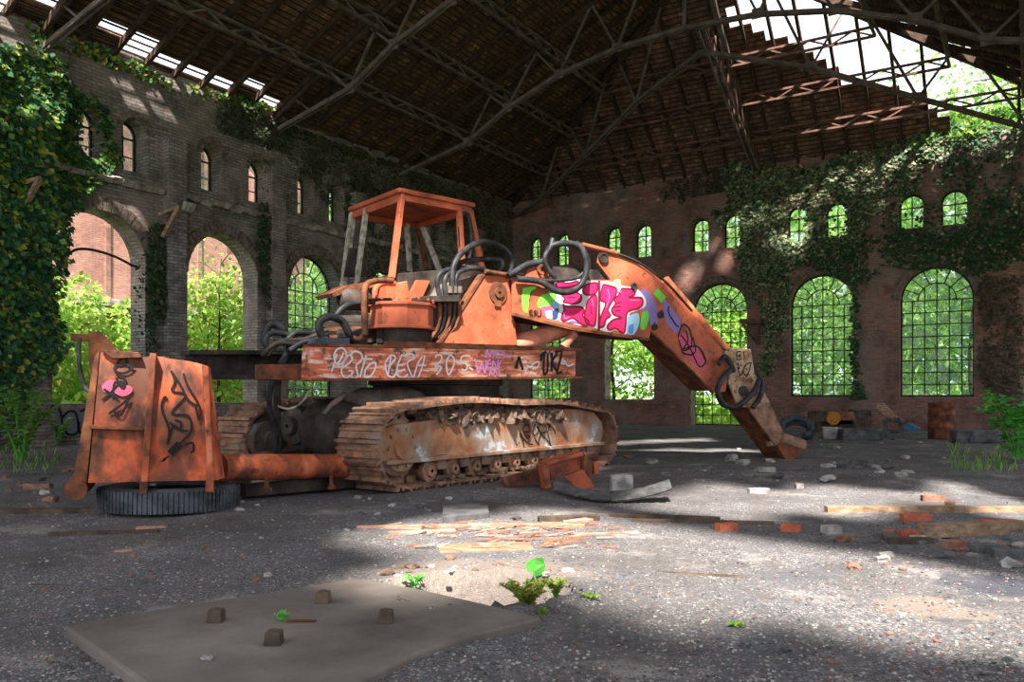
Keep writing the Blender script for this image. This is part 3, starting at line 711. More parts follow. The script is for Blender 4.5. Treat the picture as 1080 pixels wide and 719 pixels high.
sr = MB().lathe(C0 + V((0, 0, .88)), V((0, 0, 1)), [(.0, 0), (.86, 0), (.9, .03), (.9, .14), (.84, .15), (.84, .26), (.9, .27), (.9, .36), (0, .36)], 40)
sr.build('slewing_ring', M['dark_steel'], EX, smooth=True)
# ---- upper frame
def plate(px, off, th, name, mat, par=None, bevel=.006, lab=None, fn=upx, n=None):
    o = MB().prism([fn(x, y, off) for x, y in px], (n or uN) * -th).build(name, mat, EX, par, bevel=bevel)
    if lab: o['label'] = lab
    return o
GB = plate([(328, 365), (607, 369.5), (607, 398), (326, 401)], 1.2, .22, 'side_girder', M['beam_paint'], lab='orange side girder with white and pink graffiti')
fl = MB()
for (a, b) in (((324, 364), (608, 369)), ((325, 400.5), (608, 398))): fl.bar(upx(*a, 1.10), upx(*b, 1.10), .24, .03)
fl.build('girder_flange', M['rust'], EX, GB, bevel=.004)
plate([(274, 384), (330, 384), (330, 401), (274, 400)], .95, .14, 'girder_end', M['rust'])
ib = MB(); 
for a, b, h, w in (((195, 372), (330, 372), .05, .34), ((195, 398), (330, 397), .05, .34)): ib.bar(upx(*a, -.3), upx(*b, -.3), w, h)
ib.prism([upx(195, 372, -.3), upx(330, 372, -.3), upx(330, 397, -.3), upx(195, 398, -.3)], uN * -.04)
ib.build('tail_beam', M['dark_steel'], EX, bevel=.004)
dk = MB(); za = 1.30
def upl(l, o, z): return C0 + ub * l + uN * o + V((0, 0, z))
dk.box(upl(-.5, 0, 1.30), 3.6, 2.3, .12, ub, uN); dk.box(upl(.2, -1.1, 1.42), 3.0, .2, .38, ub, uN); dk.box(upl(-.3, .5, 1.40), 2.4, .12, .28, ub, uN); dk.box(upl(-.3, -.5, 1.40), 2.4, .12, .28, ub, uN)
dk.build('upper_deck', M['dark_steel'], EX, bevel=.02)
MB().bar(upx(408, 362, 1.1), upx(600, 368.5, 1.1), .16, .05).build('deck_plank', M['rust'], EX, bevel=.005)
# girder graffiti
gz = MB(); P1 = lambda x, y: upx(x, y, 1.2)
tagstrokes([[(195, 250), (215, 195), (235, 120)], [(235, 90), (215, 130), (225, 185), (260, 195), (295, 165), (300, 110), (270, 80), (235, 90)], [(285, 110), (255, 170), (240, 188)],
            [(265, 215), (300, 205), (345, 160), (330, 130), (300, 150), (270, 220), (275, 275), (310, 290), (350, 250), (318, 240)], [(340, 160), (340, 120), (372, 104), (410, 125), (410, 165), (372, 205), (380, 250), (385, 280), (355, 297), (328, 272)],
            [(445, 130), (418, 220), (398, 290)], [(420, 158), (488, 160)], [(470, 195), (435, 240), (440, 290), (480, 275), (512, 210), (500, 183), (468, 198)],
            [(600, 265), (612, 190), (620, 135)], [(580, 180), (620, 132), (652, 150), (612, 205)], [(578, 190), (595, 270), (640, 285), (662, 230)], [(700, 125), (672, 190), (665, 270), (710, 290), (742, 265)], [(676, 205), (725, 190)], [(672, 245), (722, 232)],
            [(705, 135), (765, 122), (785, 152), (735, 190), (775, 292)], [(780, 292), (812, 190), (845, 140)], [(862, 135), (840, 220), (812, 292)], [(800, 200), (868, 205)]], P1, uN, .021, 0, gz, (320, 355), 6.75, .012)
tagstrokes([[(935, 150), (948, 130), (978, 135), (978, 168), (945, 195), (938, 212), (978, 215), (945, 272)], [(1045, 128), (1018, 165), (1016, 225), (1030, 270), (1058, 225), (1070, 165), (1045, 128)]], P1, uN, .022, 0, gz, (320, 355), 6.75, .012)
tagstrokes([[(332, 212), (282, 214), (276, 250), (312, 262), (306, 300), (276, 298)], [(325, 285), (350, 300)], [(690, 270), (715, 285), (730, 260), (770, 250), (755, 285), (725, 292)], [(900, 250), (925, 262), (930, 240), (950, 275), (985, 262)]], P1, uN, .021, 0, gz, (440, 340), 6, .012)
gz2 = MB(); gz3 = MB()
tagstrokes([[(430, 222), (437, 175), (456, 215), (466, 175)], [(472, 180), (484, 205), (500, 176)], [(484, 205), (478, 224)], [(525, 178), (497, 195), (500, 220), (530, 222)], [(532, 184), (566, 210), (535, 222)],
            [(362, 225), (385, 322), (405, 255), (425, 322), (432, 236)], [(462, 238), (446, 242), (440, 285), (470, 285)], [(442, 262), (464, 260)], [(472, 292), (478, 240), (500, 290), (506, 235)], [(505, 235), (515, 265), (527, 240)], [(515, 265), (512, 300), (522, 335)], [(455, 338), (460, 305), (475, 330), (490, 305), (505, 330)]], P1, uN, .020, 0, gz2, (440, 340), 6, .012)
tagstrokes([[(815, 185), (785, 205), (780, 245)], [(800, 188), (797, 318), (820, 305), (822, 195)], [(850, 190), (846, 310)], [(885, 195), (850, 250), (885, 312)], [(870, 190), (912, 185), (882, 315), (912, 312)], [(640, 215), (620, 290)], [(640, 215), (665, 300)]], P1, uN, .036, 0, gz3, (440, 340), 6, .013)
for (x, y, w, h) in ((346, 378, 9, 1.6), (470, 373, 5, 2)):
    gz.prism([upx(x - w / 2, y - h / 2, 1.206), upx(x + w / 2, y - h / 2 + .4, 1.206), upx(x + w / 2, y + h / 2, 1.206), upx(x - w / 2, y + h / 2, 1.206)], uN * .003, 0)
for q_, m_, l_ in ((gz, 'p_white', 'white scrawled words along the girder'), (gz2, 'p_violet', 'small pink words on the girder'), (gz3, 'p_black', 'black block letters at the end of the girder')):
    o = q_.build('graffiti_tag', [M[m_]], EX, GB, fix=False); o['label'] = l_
# ---- boom foot brackets, hood, swivel
for off in (.45, -.5): plate([(512, 290), (536, 291), (546, 364), (465, 363)] if off > 0 else [(522, 292), (542, 293), (551, 362), (478, 360)], off, .05, 'boom_bracket', M['orange'])
MB().prism([upx(512, 289, .47), upx(465, 363, .47), upx(465, 363, .47) - ub * .05, upx(512, 289, .47) - ub * .05], uN * -1.0).build('bracket_flange', M['rust'], EX)
bs = MB().lathe(upx(525, 309, .45), uN, [(.02, .05), (.07, .05), (.075, .02), (.15, .02), (.16, -.01)], 22); bs.box(upx(525, 320, .47), .1, .02, .08, ub, uN)
bs.build('pivot_boss', M['rust'], EX, smooth=True)
MB().prism([upx(466, 300, .3), upx(505, 290, .3), upx(480, 345, .3), upx(440, 345, .3)], uN * -.8).build('engine_hood', M['grey_steel'], EX, bevel=.02)
plate([(440, 295), (454, 296), (440, 326), (424, 326)], .2, .5, 'hood_panel', M['orange'])
sw = MB(); c = upx(424, 335, .75)
oct_ = lambda r, z, c=c: [c + ub * (r * math.cos(math.pi / 8 + k * math.pi / 4)) + uN * (r * math.sin(math.pi / 8 + k * math.pi / 4)) + V((0, 0, z)) for k in range(8)]
sw.prism(oct_(.38, -.13), V((0, 0, .26))); sw.prism(oct_(.41, .12), V((0, 0, .04))); sw.prism(oct_(.41, -.15), V((0, 0, .04)))
for k in range(16):
    a = k * math.pi / 8; p = c + ub * .38 * math.cos(a) + uN * .38 * math.sin(a) + V((0, 0, .18)); sw.cyl(p, p + V((0, 0, .03)), .018, n=6)
sw.build('swivel_housing', M['orange_rust'] if False else M['orange'], EX, bevel=.01)
for x0, x1, y0, y1, o_ in ((416, 440, 345, 349, .9), (418, 444, 350, 355, .85), (402, 412, 345, 362, .8), (446, 456, 344, 360, .8)):
    plate([(x0, y0), (x1, y0 + .5), (x1, y1), (x0, y1)], o_, .12, 'valve_block', M['pale_paint'] if y1 < 356 else M['dark_steel'], bevel=.008)
MB().lathe(upx(424, 352, .72), V((0, 0, 1)), [(.02, -.12), (.3, -.12), (.3, .1), (.02, .1)], 20).build('swivel_base', M['dark_steel'], EX, smooth=True)
# orange upright next to the housing
plate([(408, 300), (430, 296), (434, 320), (428, 330), (408, 328)], .45, .35, 'step_casing', M['orange'], bevel=.015)
eb = MB()
eb.prism([upx(338, 345, .1), upx(404, 335, .1), upx(404, 362, .1), upx(340, 364, .1)], uN * -.9); eb.cyl(upx(352, 352, .5), upx(410, 350, .5), .1, n=14); eb.cyl(upx(345, 340, .3), upx(405, 338, .3), .08, n=14)
eb.build('engine_block', M['dark_steel'], EX, bevel=.02)
MB().lathe(upx(374, 316, .25), ub, [(.02, -.2), (.09, -.2), (.13, -.14), (.13, .14), (.09, .2), (.02, .2)], 18).build('air_filter', M['dark_steel'], EX, smooth=True)
for k in range(5): MB().bar(upx(340 + k * 2, 343 + k * 4.2, .55), upx(402, 341 + k * 4.4, .55), .06, .045).build('radiator_pipe', M['rust'] if k % 2 else M['dark_steel'], EX)
plate([(339, 356), (369, 356), (369, 364), (335, 364)], 1.1, .3, 'battery_box', M['blue_grey'])
MB().prism([upx(350, 309, .3), upx(368, 300, .3), upx(412, 293, .3), upx(410, 300, .3), upx(370, 307, .3), upx(352, 313, .3)], uN * -.45).build('cowl_panel', M['rust'], EX)
# ---- cab
CN, CF = .15, -1.2
def cp(x, y): return upx(x, y, CN)
A0_, A1_, B0_, B1_, D0_, D1_ = cp(413, 293), cp(424, 205), cp(487.5, 282), cp(484, 219), cp(508, 281), cp(496, 222)
far = lambda p: p - uN * 1.35
def post(a, b, w, d, name, mat): return MB().bar(a, b, w, d, up=uN).build(name, mat, EX, CAB, bevel=.006)
CAB = MB().prism([A0_ + V((0, 0, .05)), D0_, D0_ + V((0, 0, -.28)), cp(452, 300) + V((0, 0, -.28)), A0_ + V((0, 0, -.25))], uN * -1.35).build('cab', M['dark_steel'], EX, bevel=.01)
CAB['label'] = 'open orange operator cab without glass'
rfm = MB(); top = [cp(423, 204), cp(497, 219)]; e = V((0, 0, .065))
rfm.prism([top[0] + uN * .06 - ub * .06, top[1] + uN * .06 + ub * .04, far(top[1]) - uN * .02 + ub * .04, far(top[0]) - uN * .02 - ub * .06], e)
rfm.build('cab_roof', M['orange'], EX, CAB, bevel=.02)
post(A0_, A1_, .06, .09, 'cab_post', M['orange']); post(B0_, B1_, .06, .08, 'cab_post', M['orange']); post(D0_, D1_, .06, .07, 'cab_post', M['orange'])
post(far(A0_), far(A1_), .08, .09, 'cab_post', M['pale_paint']); post(far(B0_), far(B1_), .06, .07, 'cab_post', M['pale_paint']); post(far(D0_), far(D1_), .06, .07, 'cab_post', M['rust'])
ra_ = A0_ - uN * .95; rb_ = A1_ - uN * .95; post(ra_, rb_, .06, .07, 'cab_post', M['pale_paint'])
hd = MB(); hd.bar(A1_ - V((0, 0, .04)), D1_ - V((0, 0, .0)), .06, .08); hd.bar(far(A1_) - V((0, 0, .04)), A1_ - V((0, 0, .04)), .06, .1); hd.bar(far(A1_) - V((0, 0, .04)), far(D1_) - V((0, 0, .0)), .06, .08); hd.bar(D1_, far(D1_), .06, .08)
hd.build('roof_rail', M['orange'], EX, CAB, bevel=.006)
post(upx(446, 240, -.8), upx(466, 291, -.4), .07, .05, 'cab_brace', M['pale_paint'])
hn = [D0_.lerp(D1_, .35), D0_.lerp(D1_, .9)]
ov = [upx(491 + 6 * math.cos(a) - 1.2 * math.sin(a), 249 - 26 * math.sin(a), CN + .01) for a in [2 * math.pi * k / 22 for k in range(22)]]
MB().tube(ov, .025, 6, closed=True).build('oval_seal', M['hose'], EX, CAB, smooth=True)
pn = MB().prism([upx(362, 292, CF + .1), upx(385, 292, CF + .1), upx(384, 262, CF + .1), upx(368, 262, CF + .1)], uN * .05); pn.build('cab_rear_box', M['dark_steel'], EX, CAB)
st_ = MB(); sc_ = C0 + ub * -.05 + uN * -.5 + V((0, 0, 2.15)); st_.box(sc_, .45, .45, .12, ub, uN); st_.box(sc_ - ub * .2 + V((0, 0, .3)), .1, .42, .5, ub, uN); st_.build('operator_seat', M['dark_steel'], EX, CAB, bevel=.03)
# ---- hoses and pipes on the upper
def hose(pts, r, mat='hose', name='hydraulic_hose', k=7):
    return MB().tube(smoothpath([upx(x, y, o) for x, y, o in pts], k), r, 9).build(name, M[mat], EX, smooth=True)
hose([(477, 312, .5), (478, 282, .5), (490, 264, .45), (510, 255, .4), (530, 261, .35), (540, 275, .3), (536, 290, .3), (526, 291, .3)], .04)
hose([(470, 312, .5), (470, 292, .5), (486, 277, .4), (510, 273, .3), (527, 274, .3), (530, 282, .3), (522, 291, .2)], .035)
hose([(464, 314, .5), (461, 296, .5), (468, 286, .5), (490, 282, .4), (511, 283, .3)], .033)
hose([(482, 314, .5), (482, 290, .5), (498, 283, .4), (512, 285, .3)], .03)
for k in range(5): hose([(463 + 5.2 * k, 314, .5), (464 + 5 * k, 330, .5), (462 + 4.4 * k, 345, .45), (455 + 3 * k, 356, .4)], .026, 'hose' if k % 2 else 'rust')
plate([(447, 312), (486, 311), (486, 318), (447, 318)], .62, .3, 'hose_manifold', M['dark_steel'])
for k in range(3): hose([(475 + k * 5, 302, .52), (475 + k * 5, 309, .52)], .035, 'grey_steel', 'hose_fitting', 2)
hose([(340, 356, .9), (336, 342, .9), (346, 334, .9), (360, 338, .85), (368, 352, .85), (374, 362, .8), (386, 361, .8)], .045)
hose([(353, 334, .8), (366, 322, .8), (392, 318, .75), (412, 317, .7)], .035)
hose([(385, 353, .95), (384, 320, .95), (386, 301, .9), (398, 296, .85), (414, 296, .8)], .035, 'rust', 'grab_rail')
hose([(386, 301, .9), (385, 345, .9), (380, 357, .88), (372, 356, .85)], .03, 'rust', 'grab_rail')
hose([(396, 320, .7), (396, 305, .7), (404, 299, .65), (416, 299, .6)], .035, 'orange', 'grab_rail')
hose([(278, 362, .4), (282, 345, .4), (291, 342, .4), (301, 352, .4), (303, 372, .4), (297, 384, .4)], .045)
hose([(300, 362, .5), (312, 351, .5), (330, 351, .5), (338, 344, .5)], .035); hose([(305, 370, .6), (322, 360, .6), (345, 357, .6)], .035)
hose([(288, 372, .5), (280, 362, .5), (284, 352, .5), (300, 352, .45), (322, 360, .5), (330, 372, .5)], .035)
for k in range(2): hose([(276 + k * 6, 375, .5), (292 + k * 5, 362 - k * 2, .55), (318 + k * 3, 362 - 4 * k, .6), (345, 352 - 4 * k, .6)], .028, 'dark_steel')
hose([(287, 400, .9), (284, 430, .8), (292, 452, .7), (290, 480, .6)], .03); hose([(293, 400, .8), (292, 440, .7), (294, 478, .6)], .04, 'dark_steel', 'support_strut')
hose([(295, 476, .6), (325, 472, .5), (345, 470, .4)], .03, 'dark_steel', 'support_strut')
hose([(293, 428, .8), (305, 431, .8), (318, 424, .8), (328, 410, .8)], .012, 'pale_paint', 'loose_cable')
hose([(342, 437, .9), (352, 425, .9), (364, 416, .85)], .035, 'grey_steel', 'hose_fitting', 3)
hose([(512, 286, .5), (530, 289, .48), (560, 292, .4)], .03, 'rust', 'feed_pipe')

# ---- boom
BW = .58
BO = [(540, 292), (596, 295), (644, 295), (630, 277), (632, 266), (645, 267), (671, 277), (687, 288), (700, 301), (730, 332), (760, 366), (769, 392), (765, 413), (752, 414), (720, 383), (687, 350), (684, 358), (646, 355), (605, 346), (564, 338), (540, 331)]
def bplate(px, off, th, name, mat, par=None, lab=None, bevel=.006): return plate(px, off, th, name, mat, par, bevel, lab, bpx, bN)
BOOM = bplate([(540, 296), (640, 298), (690, 300), (701, 305), (757, 368), (762, 392), (758, 412), (750, 411), (687, 349), (683, 357), (646, 354), (605, 345), (564, 337), (540, 330)], -.02, BW - .04, 'boom', M['rust'], lab='cranked boom with orange sides and dark rusty underside')
for off in (0, -BW): bplate(BO, off + .012 if off == 0 else off, .03, 'boom_side_plate', M['orange'], BOOM, 'orange boom side plate sprayed with pink bubble letters' if off == 0 else None)
eg = MB(); eg.bar(bpx(540, 331, .02), bpx(605, 347, .02), .05, .04); eg.bar(bpx(605, 347, .02), bpx(684, 358, .02), .05, .04); eg.bar(bpx(687, 350, .02), bpx(752, 414, .02), .04, .03)
eg.build('edge_strip', M['rust'], EX, BOOM)
bplate([(671, 276), (688, 287), (702, 300), (776, 384), (772, 396), (756, 378), (720, 337), (690, 305)], -.1, .36, 'boom_top_plate', M['orange'], BOOM, bevel=.01)
MB().cyl(bpx(700, 296, -.28), bpx(771, 378, -.28), .095, n=18).build('stick_cylinder', M['orange_rust'], EX, BOOM, smooth=True)
MB().cyl(bpx(760, 366, -.28), bpx(783, 392, -.28), .05, n=14).build('cylinder_rod', M['grey_steel'], EX, BOOM, smooth=True)
MB().cyl(bpx(536, 366, -.28), bpx(610, 341, -.28), .13, n=20).build('boom_cylinder', M['salmon'], EX, BOOM, smooth=True)
MB().cyl(bpx(594, 366, -.1), bpx(606, 352, -.1), .06, n=12).build('cylinder_pin', M['salmon'], EX, BOOM)
for off in (-.02, -.5): bplate([(553, 294), (556, 284), (570, 277), (576, 278), (580, 287), (577, 296)], off, .05, 'lug', M['orange'], BOOM)
MB().lathe(bpx(571.5, 284, 0), bN, [(.035, .03), (.075, .03), (.08, 0)], 16).build('pin_bush', M['rust'], EX, BOOM)
for (x, y, r) in ((636, 272, .08), (668, 302, .05), (696, 332, .05), (690, 345, .045)): MB().lathe(bpx(x, y, .012), bN, [(0, .02), (r * .6, .02), (r * .65, .035), (r, .035), (r * 1.05, 0)], 16).build('pin_boss', M['dark_steel'], EX, BOOM)
MB().prism([bpx(540, 297, -.05), bpx(644, 297, -.05), bpx(632, 285, -.05), bpx(600, 281, -.05), bpx(575, 281, -.05)], bN * -.5).build('boom_top_box', M['dark_steel'], EX, BOOM)
MB().cyl(bpx(614, 258, .02), bpx(650, 267, .02), .035, n=10).build('boom_pipe', M['orange'], EX, BOOM, smooth=True)
MB().tube(smoothpath([bpx(650, 267, .03), bpx(672, 276, .03), (bpx(690, 288, .03)), bpx(705, 300, .03), bpx(730, 328, .03)]), .02, 8).build('boom_pipe', M['dark_steel'], EX, BOOM, smooth=True)
def bhose(pts, r, mat='hose', name='hydraulic_hose'): return MB().tube(smoothpath([bpx(*q) for q in pts], 7), r, 9).build(name, M[mat], EX, smooth=True)
bhose([(545, 294, .1), (570, 297, .1), (585, 306, .15), (600, 308, .18), (613, 300, .18), (619, 282, .18), (615, 264, .15), (607, 256, .1)], .045)
bhose([(536, 291, .05), (556, 279, .0), (573, 275, .0), (579, 262, .05), (590, 257, .1), (607, 258, .12), (618, 270, .12), (620, 284, .1)], .045)
bhose([(583, 252, .05), (580, 262, .08), (575, 270, .1), (577, 282, .1), (586, 293, .1)], .035)
bhose([(545, 292, .1), (575, 296, .1), (605, 294, .1), (615, 288, .1)], .025)
# boom graffiti
gb = MB(); o6, s6 = (540, 270), 6
mats = ['p_white', 'p_pink', 'p_hotpink', 'p_maroon', 'p_green', 'p_lilac', 'p_blue', 'p_cream', 'p_sky', 'p_rose', 'p_black', 'p_softgreen', 'p_darkblue']; mi = {m: i for i, m in enumerate(mats)}
B = lambda poly, m, off, sm=True: blob(gb, poly, bpx, bN, o6, s6, mi[m], off + .012, sm)
B([(780, 230), (850, 215), (905, 300), (918, 420), (880, 442), (850, 360), (815, 335)], 'p_lilac', .003)
B([(225, 225), (262, 232), (300, 300), (300, 400), (240, 395), (215, 340), (240, 300)], 'p_sky', .003)
B([(262, 168), (300, 148), (420, 148), (480, 155), (640, 165), (700, 190), (780, 205), (838, 265), (838, 320), (770, 352), (738, 372), (722, 492), (650, 470), (600, 480), (480, 445), (420, 440), (340, 415), (298, 412), (296, 330), (272, 230)], 'p_white', .005)
B([(65, 205), (140, 190), (150, 205), (112, 232), (98, 335), (92, 360), (66, 340), (58, 262)], 'p_green', .005); B([(155, 302), (185, 250), (262, 235), (272, 268), (240, 308), (172, 332)], 'p_green', .006)
B([(178, 322), (245, 315), (252, 350), (218, 382), (186, 370)], 'p_rose', .007); B([(205, 350), (245, 345), (250, 395), (215, 390)], 'p_white', .008); B([(250, 350), (288, 330), (282, 392), (252, 396)], 'p_darkblue', .008)
B([(728, 385), (790, 362), (802, 420), (770, 492), (722, 484)], 'p_sky', .006); B([(735, 440), (765, 430), (760, 490), (730, 484)], 'p_blue', .007); B([(820, 356), (856, 350), (860, 400), (838, 462), (808, 452)], 'p_green', .006)
B([(890, 236), (920, 205), (970, 260), (942, 298)], 'p_green', .005, False); B([(640, 152), (682, 150), (672, 202), (648, 192)], 'p_cream', .006); B([(340, 425), (380, 405), (420, 432), (330, 415)], 'p_lilac', .006)
LET = [[(275, 175), (300, 160), (330, 172), (370, 170), (410, 160), (420, 190), (412, 220), (390, 232), (300, 228), (280, 208)],
       [(302, 236), (330, 230), (408, 232), (436, 262), (424, 292), (390, 302), (350, 296), (320, 290), (330, 268)],
       [(318, 302), (338, 318), (430, 322), (450, 345), (442, 378), (475, 405), (480, 432), (452, 440), (420, 420), (380, 392), (335, 408), (308, 404), (312, 370), (325, 345)],
       [(440, 215), (470, 180), (535, 172), (530, 225), (505, 244), (460, 244)], [(470, 300), (492, 262), (526, 248), (531, 300), (522, 430), (490, 438), (462, 418), (455, 370)],
       [(572, 180), (620, 190), (656, 207), (650, 250), (625, 292), (602, 340), (618, 378), (590, 400), (576, 443), (550, 448), (552, 400), (588, 302), (556, 280), (558, 230)],
       [(690, 206), (752, 210), (774, 240), (735, 262), (765, 262), (815, 266), (822, 300), (798, 330), (740, 346), (720, 370), (714, 440), (704, 486), (680, 478), (650, 458), (610, 468), (600, 440), (640, 402), (690, 392), (640, 370), (626, 340), (650, 300), (640, 272), (668, 250)]]
for L in LET:
    pts = B(L, 'p_pink', .008); ribbon(gb, pts, bN, .026, mi['p_maroon'], .022, True)
tagstrokes([[(325, 355), (330, 395), (360, 385)], [(600, 210), (610, 260), (590, 330)], [(740, 280), (800, 280)], [(660, 230), (690, 225)], [(500, 270), (510, 320)]], bpx, bN, .022, mi['p_hotpink'], gb, o6, s6, .024)
tagstrokes([[(650, 300), (690, 290)], [(640, 325), (685, 318)], [(650, 345), (680, 345)], [(490, 320), (500, 370)], [(345, 260), (395, 262)]], bpx, bN, .016, mi['p_maroon'], gb, o6, s6, .024)
tagstrokes([[(125, 345), (108, 345), (110, 378), (128, 374)], [(110, 360), (124, 360)], [(148, 345), (134, 352), (148, 366), (134, 376)], [(155, 345), (158, 378), (176, 378), (178, 342)]], bpx, bN, .016, mi['p_black'], gb, o6, s6, .024)
tagstrokes([[(770, 165), (760, 200), (785, 205), (780, 175)], [(920, 360), (945, 345), (950, 380)], [(890, 430), (905, 420)]], bpx, bN, .016, mi['p_black'], gb, o6, s6, .02)
gb.prism([bpx(630.5, 296, .012), bpx(632.5, 296, .012), bpx(632, 352, .012), bpx(630, 352, .012)], bN * .02, mi['p_maroon'])
o7, s7 = (660, 300), 3.595
for poly, m in (([(135, 40), (165, 80), (205, 140), (190, 185), (150, 140), (140, 90)], 'p_lilac'), ([(195, 195), (235, 190), (300, 300), (285, 325), (215, 250)], 'p_rose')): blob(gb, poly, bpx, bN, o7, s7, mi[m], .016)
tagstrokes([[(162, 82), (158, 105), (185, 150), (198, 160)], [(195, 200), (212, 152), (240, 172), (246, 230), (215, 250), (198, 210)], [(205, 190), (240, 240), (275, 310), (300, 290), (285, 250)], [(215, 245), (270, 235), (300, 290)], [(225, 175), (232, 215), (210, 255), (250, 265), (230, 225)], [(250, 200), (262, 250), (240, 270)]], bpx, bN, .022, mi['p_black'], gb, o7, s7, .022)
o = gb.build('graffiti_mural', [M[m] for m in mats], EX, BOOM, fix=False); o['label'] = 'pink bubble letter graffiti with green and lilac spray on the boom'
# ---- stick
STK = bplate([(781, 426), (776, 402), (797, 394), (828, 458), (843, 478), (840, 490), (829, 486), (788, 431)], -.04, .46, 'stick', M['rust'], lab='rust brown stick resting its end on the rubble')
bplate([(783, 425), (778, 400), (797, 394.5), (828, 458.5), (842, 478), (839, 489), (829, 484), (789, 430)], -.03, .02, 'stick_side_plate', M['track'], STK)
for off in (.03, -.55): bplate([(765, 371), (769, 367), (792, 368), (796, 394), (808, 416), (812, 424), (794, 431), (778, 428), (768, 402)], off, .04, 'link_plate', M['tan'], STK, bevel=.008)
gs = MB(); tagstrokes([[(432, 255), (415, 258), (418, 285), (434, 282)], [(416, 270), (430, 268)], [(440, 252), (444, 285)], [(418, 312), (430, 345), (448, 305), (470, 296)], [(470, 296), (455, 345), (438, 330), (450, 305)], [(412, 305), (420, 300), (424, 320)]], bpx, bN, .02, 0, gs, o7, s7, .036); gs.build('graffiti_tag', [M['p_black']], EX, STK, fix=False)
bhose([(770, 390, .1), (760, 402, .15), (757, 414, .18), (764, 427, .18), (778, 428, .15), (794, 414, .15), (801, 400, .15)], .045); bhose([(774, 392, .1), (770, 382, .1), (764, 376, .1), (758, 384, .12)], .04)
bhose([(794, 430, .1), (802, 418, .12), (804, 404, .1), (800, 392, .05)], .04)
MB().cyl(bpx(784, 412, .08), bpx(784, 412, -.62), .08, n=14).build('hinge_pin', M['dark_steel'], EX, STK)
en = MB(); en.cyl(bpx(822, 462, -.06), bpx(846, 470, -.06), .11, n=12); en.box(bpx(818, 464, -.1), .3, .12, .2, bD, bN, jit=.03); en.build('tip_lug', M['track'], EX, STK, bevel=.015)
bplate([(828, 463), (843, 466), (845, 476), (839, 490), (829, 486), (820, 470)], .0, .1, 'tip_plate', M['rust'], STK)
# ================================================================== BUCKET, TYRES AND OTHER BIG PIECES
kD = (R_ * .93 + F_ * .37).normalized(); kN = (R_ * .37 - F_ * .93).normalized(); kP = rd(-2.96, 7.0)
def kx(px, py, off=0.0): return onplane(px, py, kP + kN * off, kN)
# push tube between bucket and track belongs to the excavator
pt = MB(); ta, tb = rd(-2.66, 7.55, .35), rd(-1.78, 8.75, .27); pt.cyl(ta, tb, .125, n=20); pt.build('push_tube', M['orange_rust'], EX, smooth=True)
for f in (.38, .92):
    pk = MB(); c = ta.lerp(tb, f) + V((0, 0, -.06)) - F_ * .12; pk.box(c, .05, .05, .30, (tb - ta).normalized(), F_); pk.box(c + V((0, 0, -.15)) - F_ * .02, .09, .09, .04, (tb - ta).normalized(), F_)
    pk.build('tube_bracket', M['rust'], EX, bevel=.006)
MB().bar(ta + V((0, 0, -.25)) + F_ * .5, tb + V((0, 0, -.18)) + F_ * .2, .3, .12).build('tube_shadow_bar', M['dark_steel'], EX)  # dark bar standing in for the shadow beneath the push tube
BK = thing('excavator_bucket', 'orange steel bucket with black tags leaning on a flat lying tyre', 'bucket', kP - V((0, 0, .76)))
rows_ = []
for t in [i / 10 for i in range(11)]:
    off = .05 * math.sin(math.pi * t) + (.0 if t < .86 else .10 * (t - .86) / .14 * 1.0)
    l = (106 + (93 - 106) * t, 371 + (509 - 371) * t); r = (217 + (231 - 217) * t, 386 + (506 - 386) * t); row = []
    for j in range(13):
        u = j / 12; x = l[0] + (r[0] - l[0]) * u; y = l[1] + (r[1] - l[1]) * u
        y += (-4 * math.exp(-((u - .5) / .12) ** 2) + 3 * math.sin(u * 6)) * (1 - t) * (1 if u > .0 else 1)
        row.append(kx(x, y, off + .012 * math.sin(u * 9 + t * 4)))
    rows_.append(row)
pm = MB(); nv = 13; vs = [p for r in rows_ for p in r]; vs2 = [p - kN * .025 for p in vs]; N_ = len(vs)
q = [[i * nv + j, i * nv + j + 1, (i + 1) * nv + j + 1, (i + 1) * nv + j] for i in range(10) for j in range(12)]
edge = [(0 * nv + j, j + 1) for j in range(12)] + [(i * nv + 12, (i + 1) * nv + 12) for i in range(10)] + [(10 * nv + j + 1, 10 * nv + j) for j in range(11, -1, -1)] + [((i + 1) * nv, i * nv) for i in range(9, -1, -1)]
pm.add(vs + vs2, q + [[N_ + k for k in f[::-1]] for f in q] + [[a, b, b + N_, a + N_] for a, b in edge]); pm.build('back_panel', M['bucket_paint'], BK, smooth=True)
def kplate(px, off, th, name, mat, bevel=.006): return MB().prism([kx(x, y, off) for x, y in px], kN * -th).build(name, M[mat], BK, bevel=bevel)
kplate([(158, 372), (165, 373), (155, 519), (148, 519)], .12, .12, 'rib', 'orange_rust'); kplate([(213, 384), (220, 386), (226, 519), (220, 519)], .12, .12, 'rib', 'orange_rust')
kplate([(147, 508), (156, 508), (155, 521), (147, 521)], .15, .16, 'rib_foot', 'rust'); kplate([(218, 489), (226, 489), (225, 519), (217, 519)], .15, .16, 'rib_foot', 'orange_rust')
kplate([(94, 448), (154, 451), (154, 454), (93, 452)], .10, .09, 'stiffener', 'rust')
kplate([(106, 368), (146, 371), (150, 377), (118, 378)], .07, .16, 'top_lip', 'rust')
MB().prism([kx(x, y, 0) for x, y in [(105, 370), (91, 510), (78, 518), (78, 500), (100, 375)]], kN * -.75).build('side_plate', M['rust'], BK)
MB().prism([kx(217, 387, -.02), kx(231, 505, -.02), kx(231, 505, -.02) + kD * .05 - kN * .1, kx(217, 387, -.02) + kD * .04 - kN * .1], kN * -.6).build('side_plate', M['orange_rust'], BK)
MB().tube([kx(80, 516, .02), kx(80, 516, .02) - kN * .7], .085, 14).build('cutting_edge', M['rust'], BK)
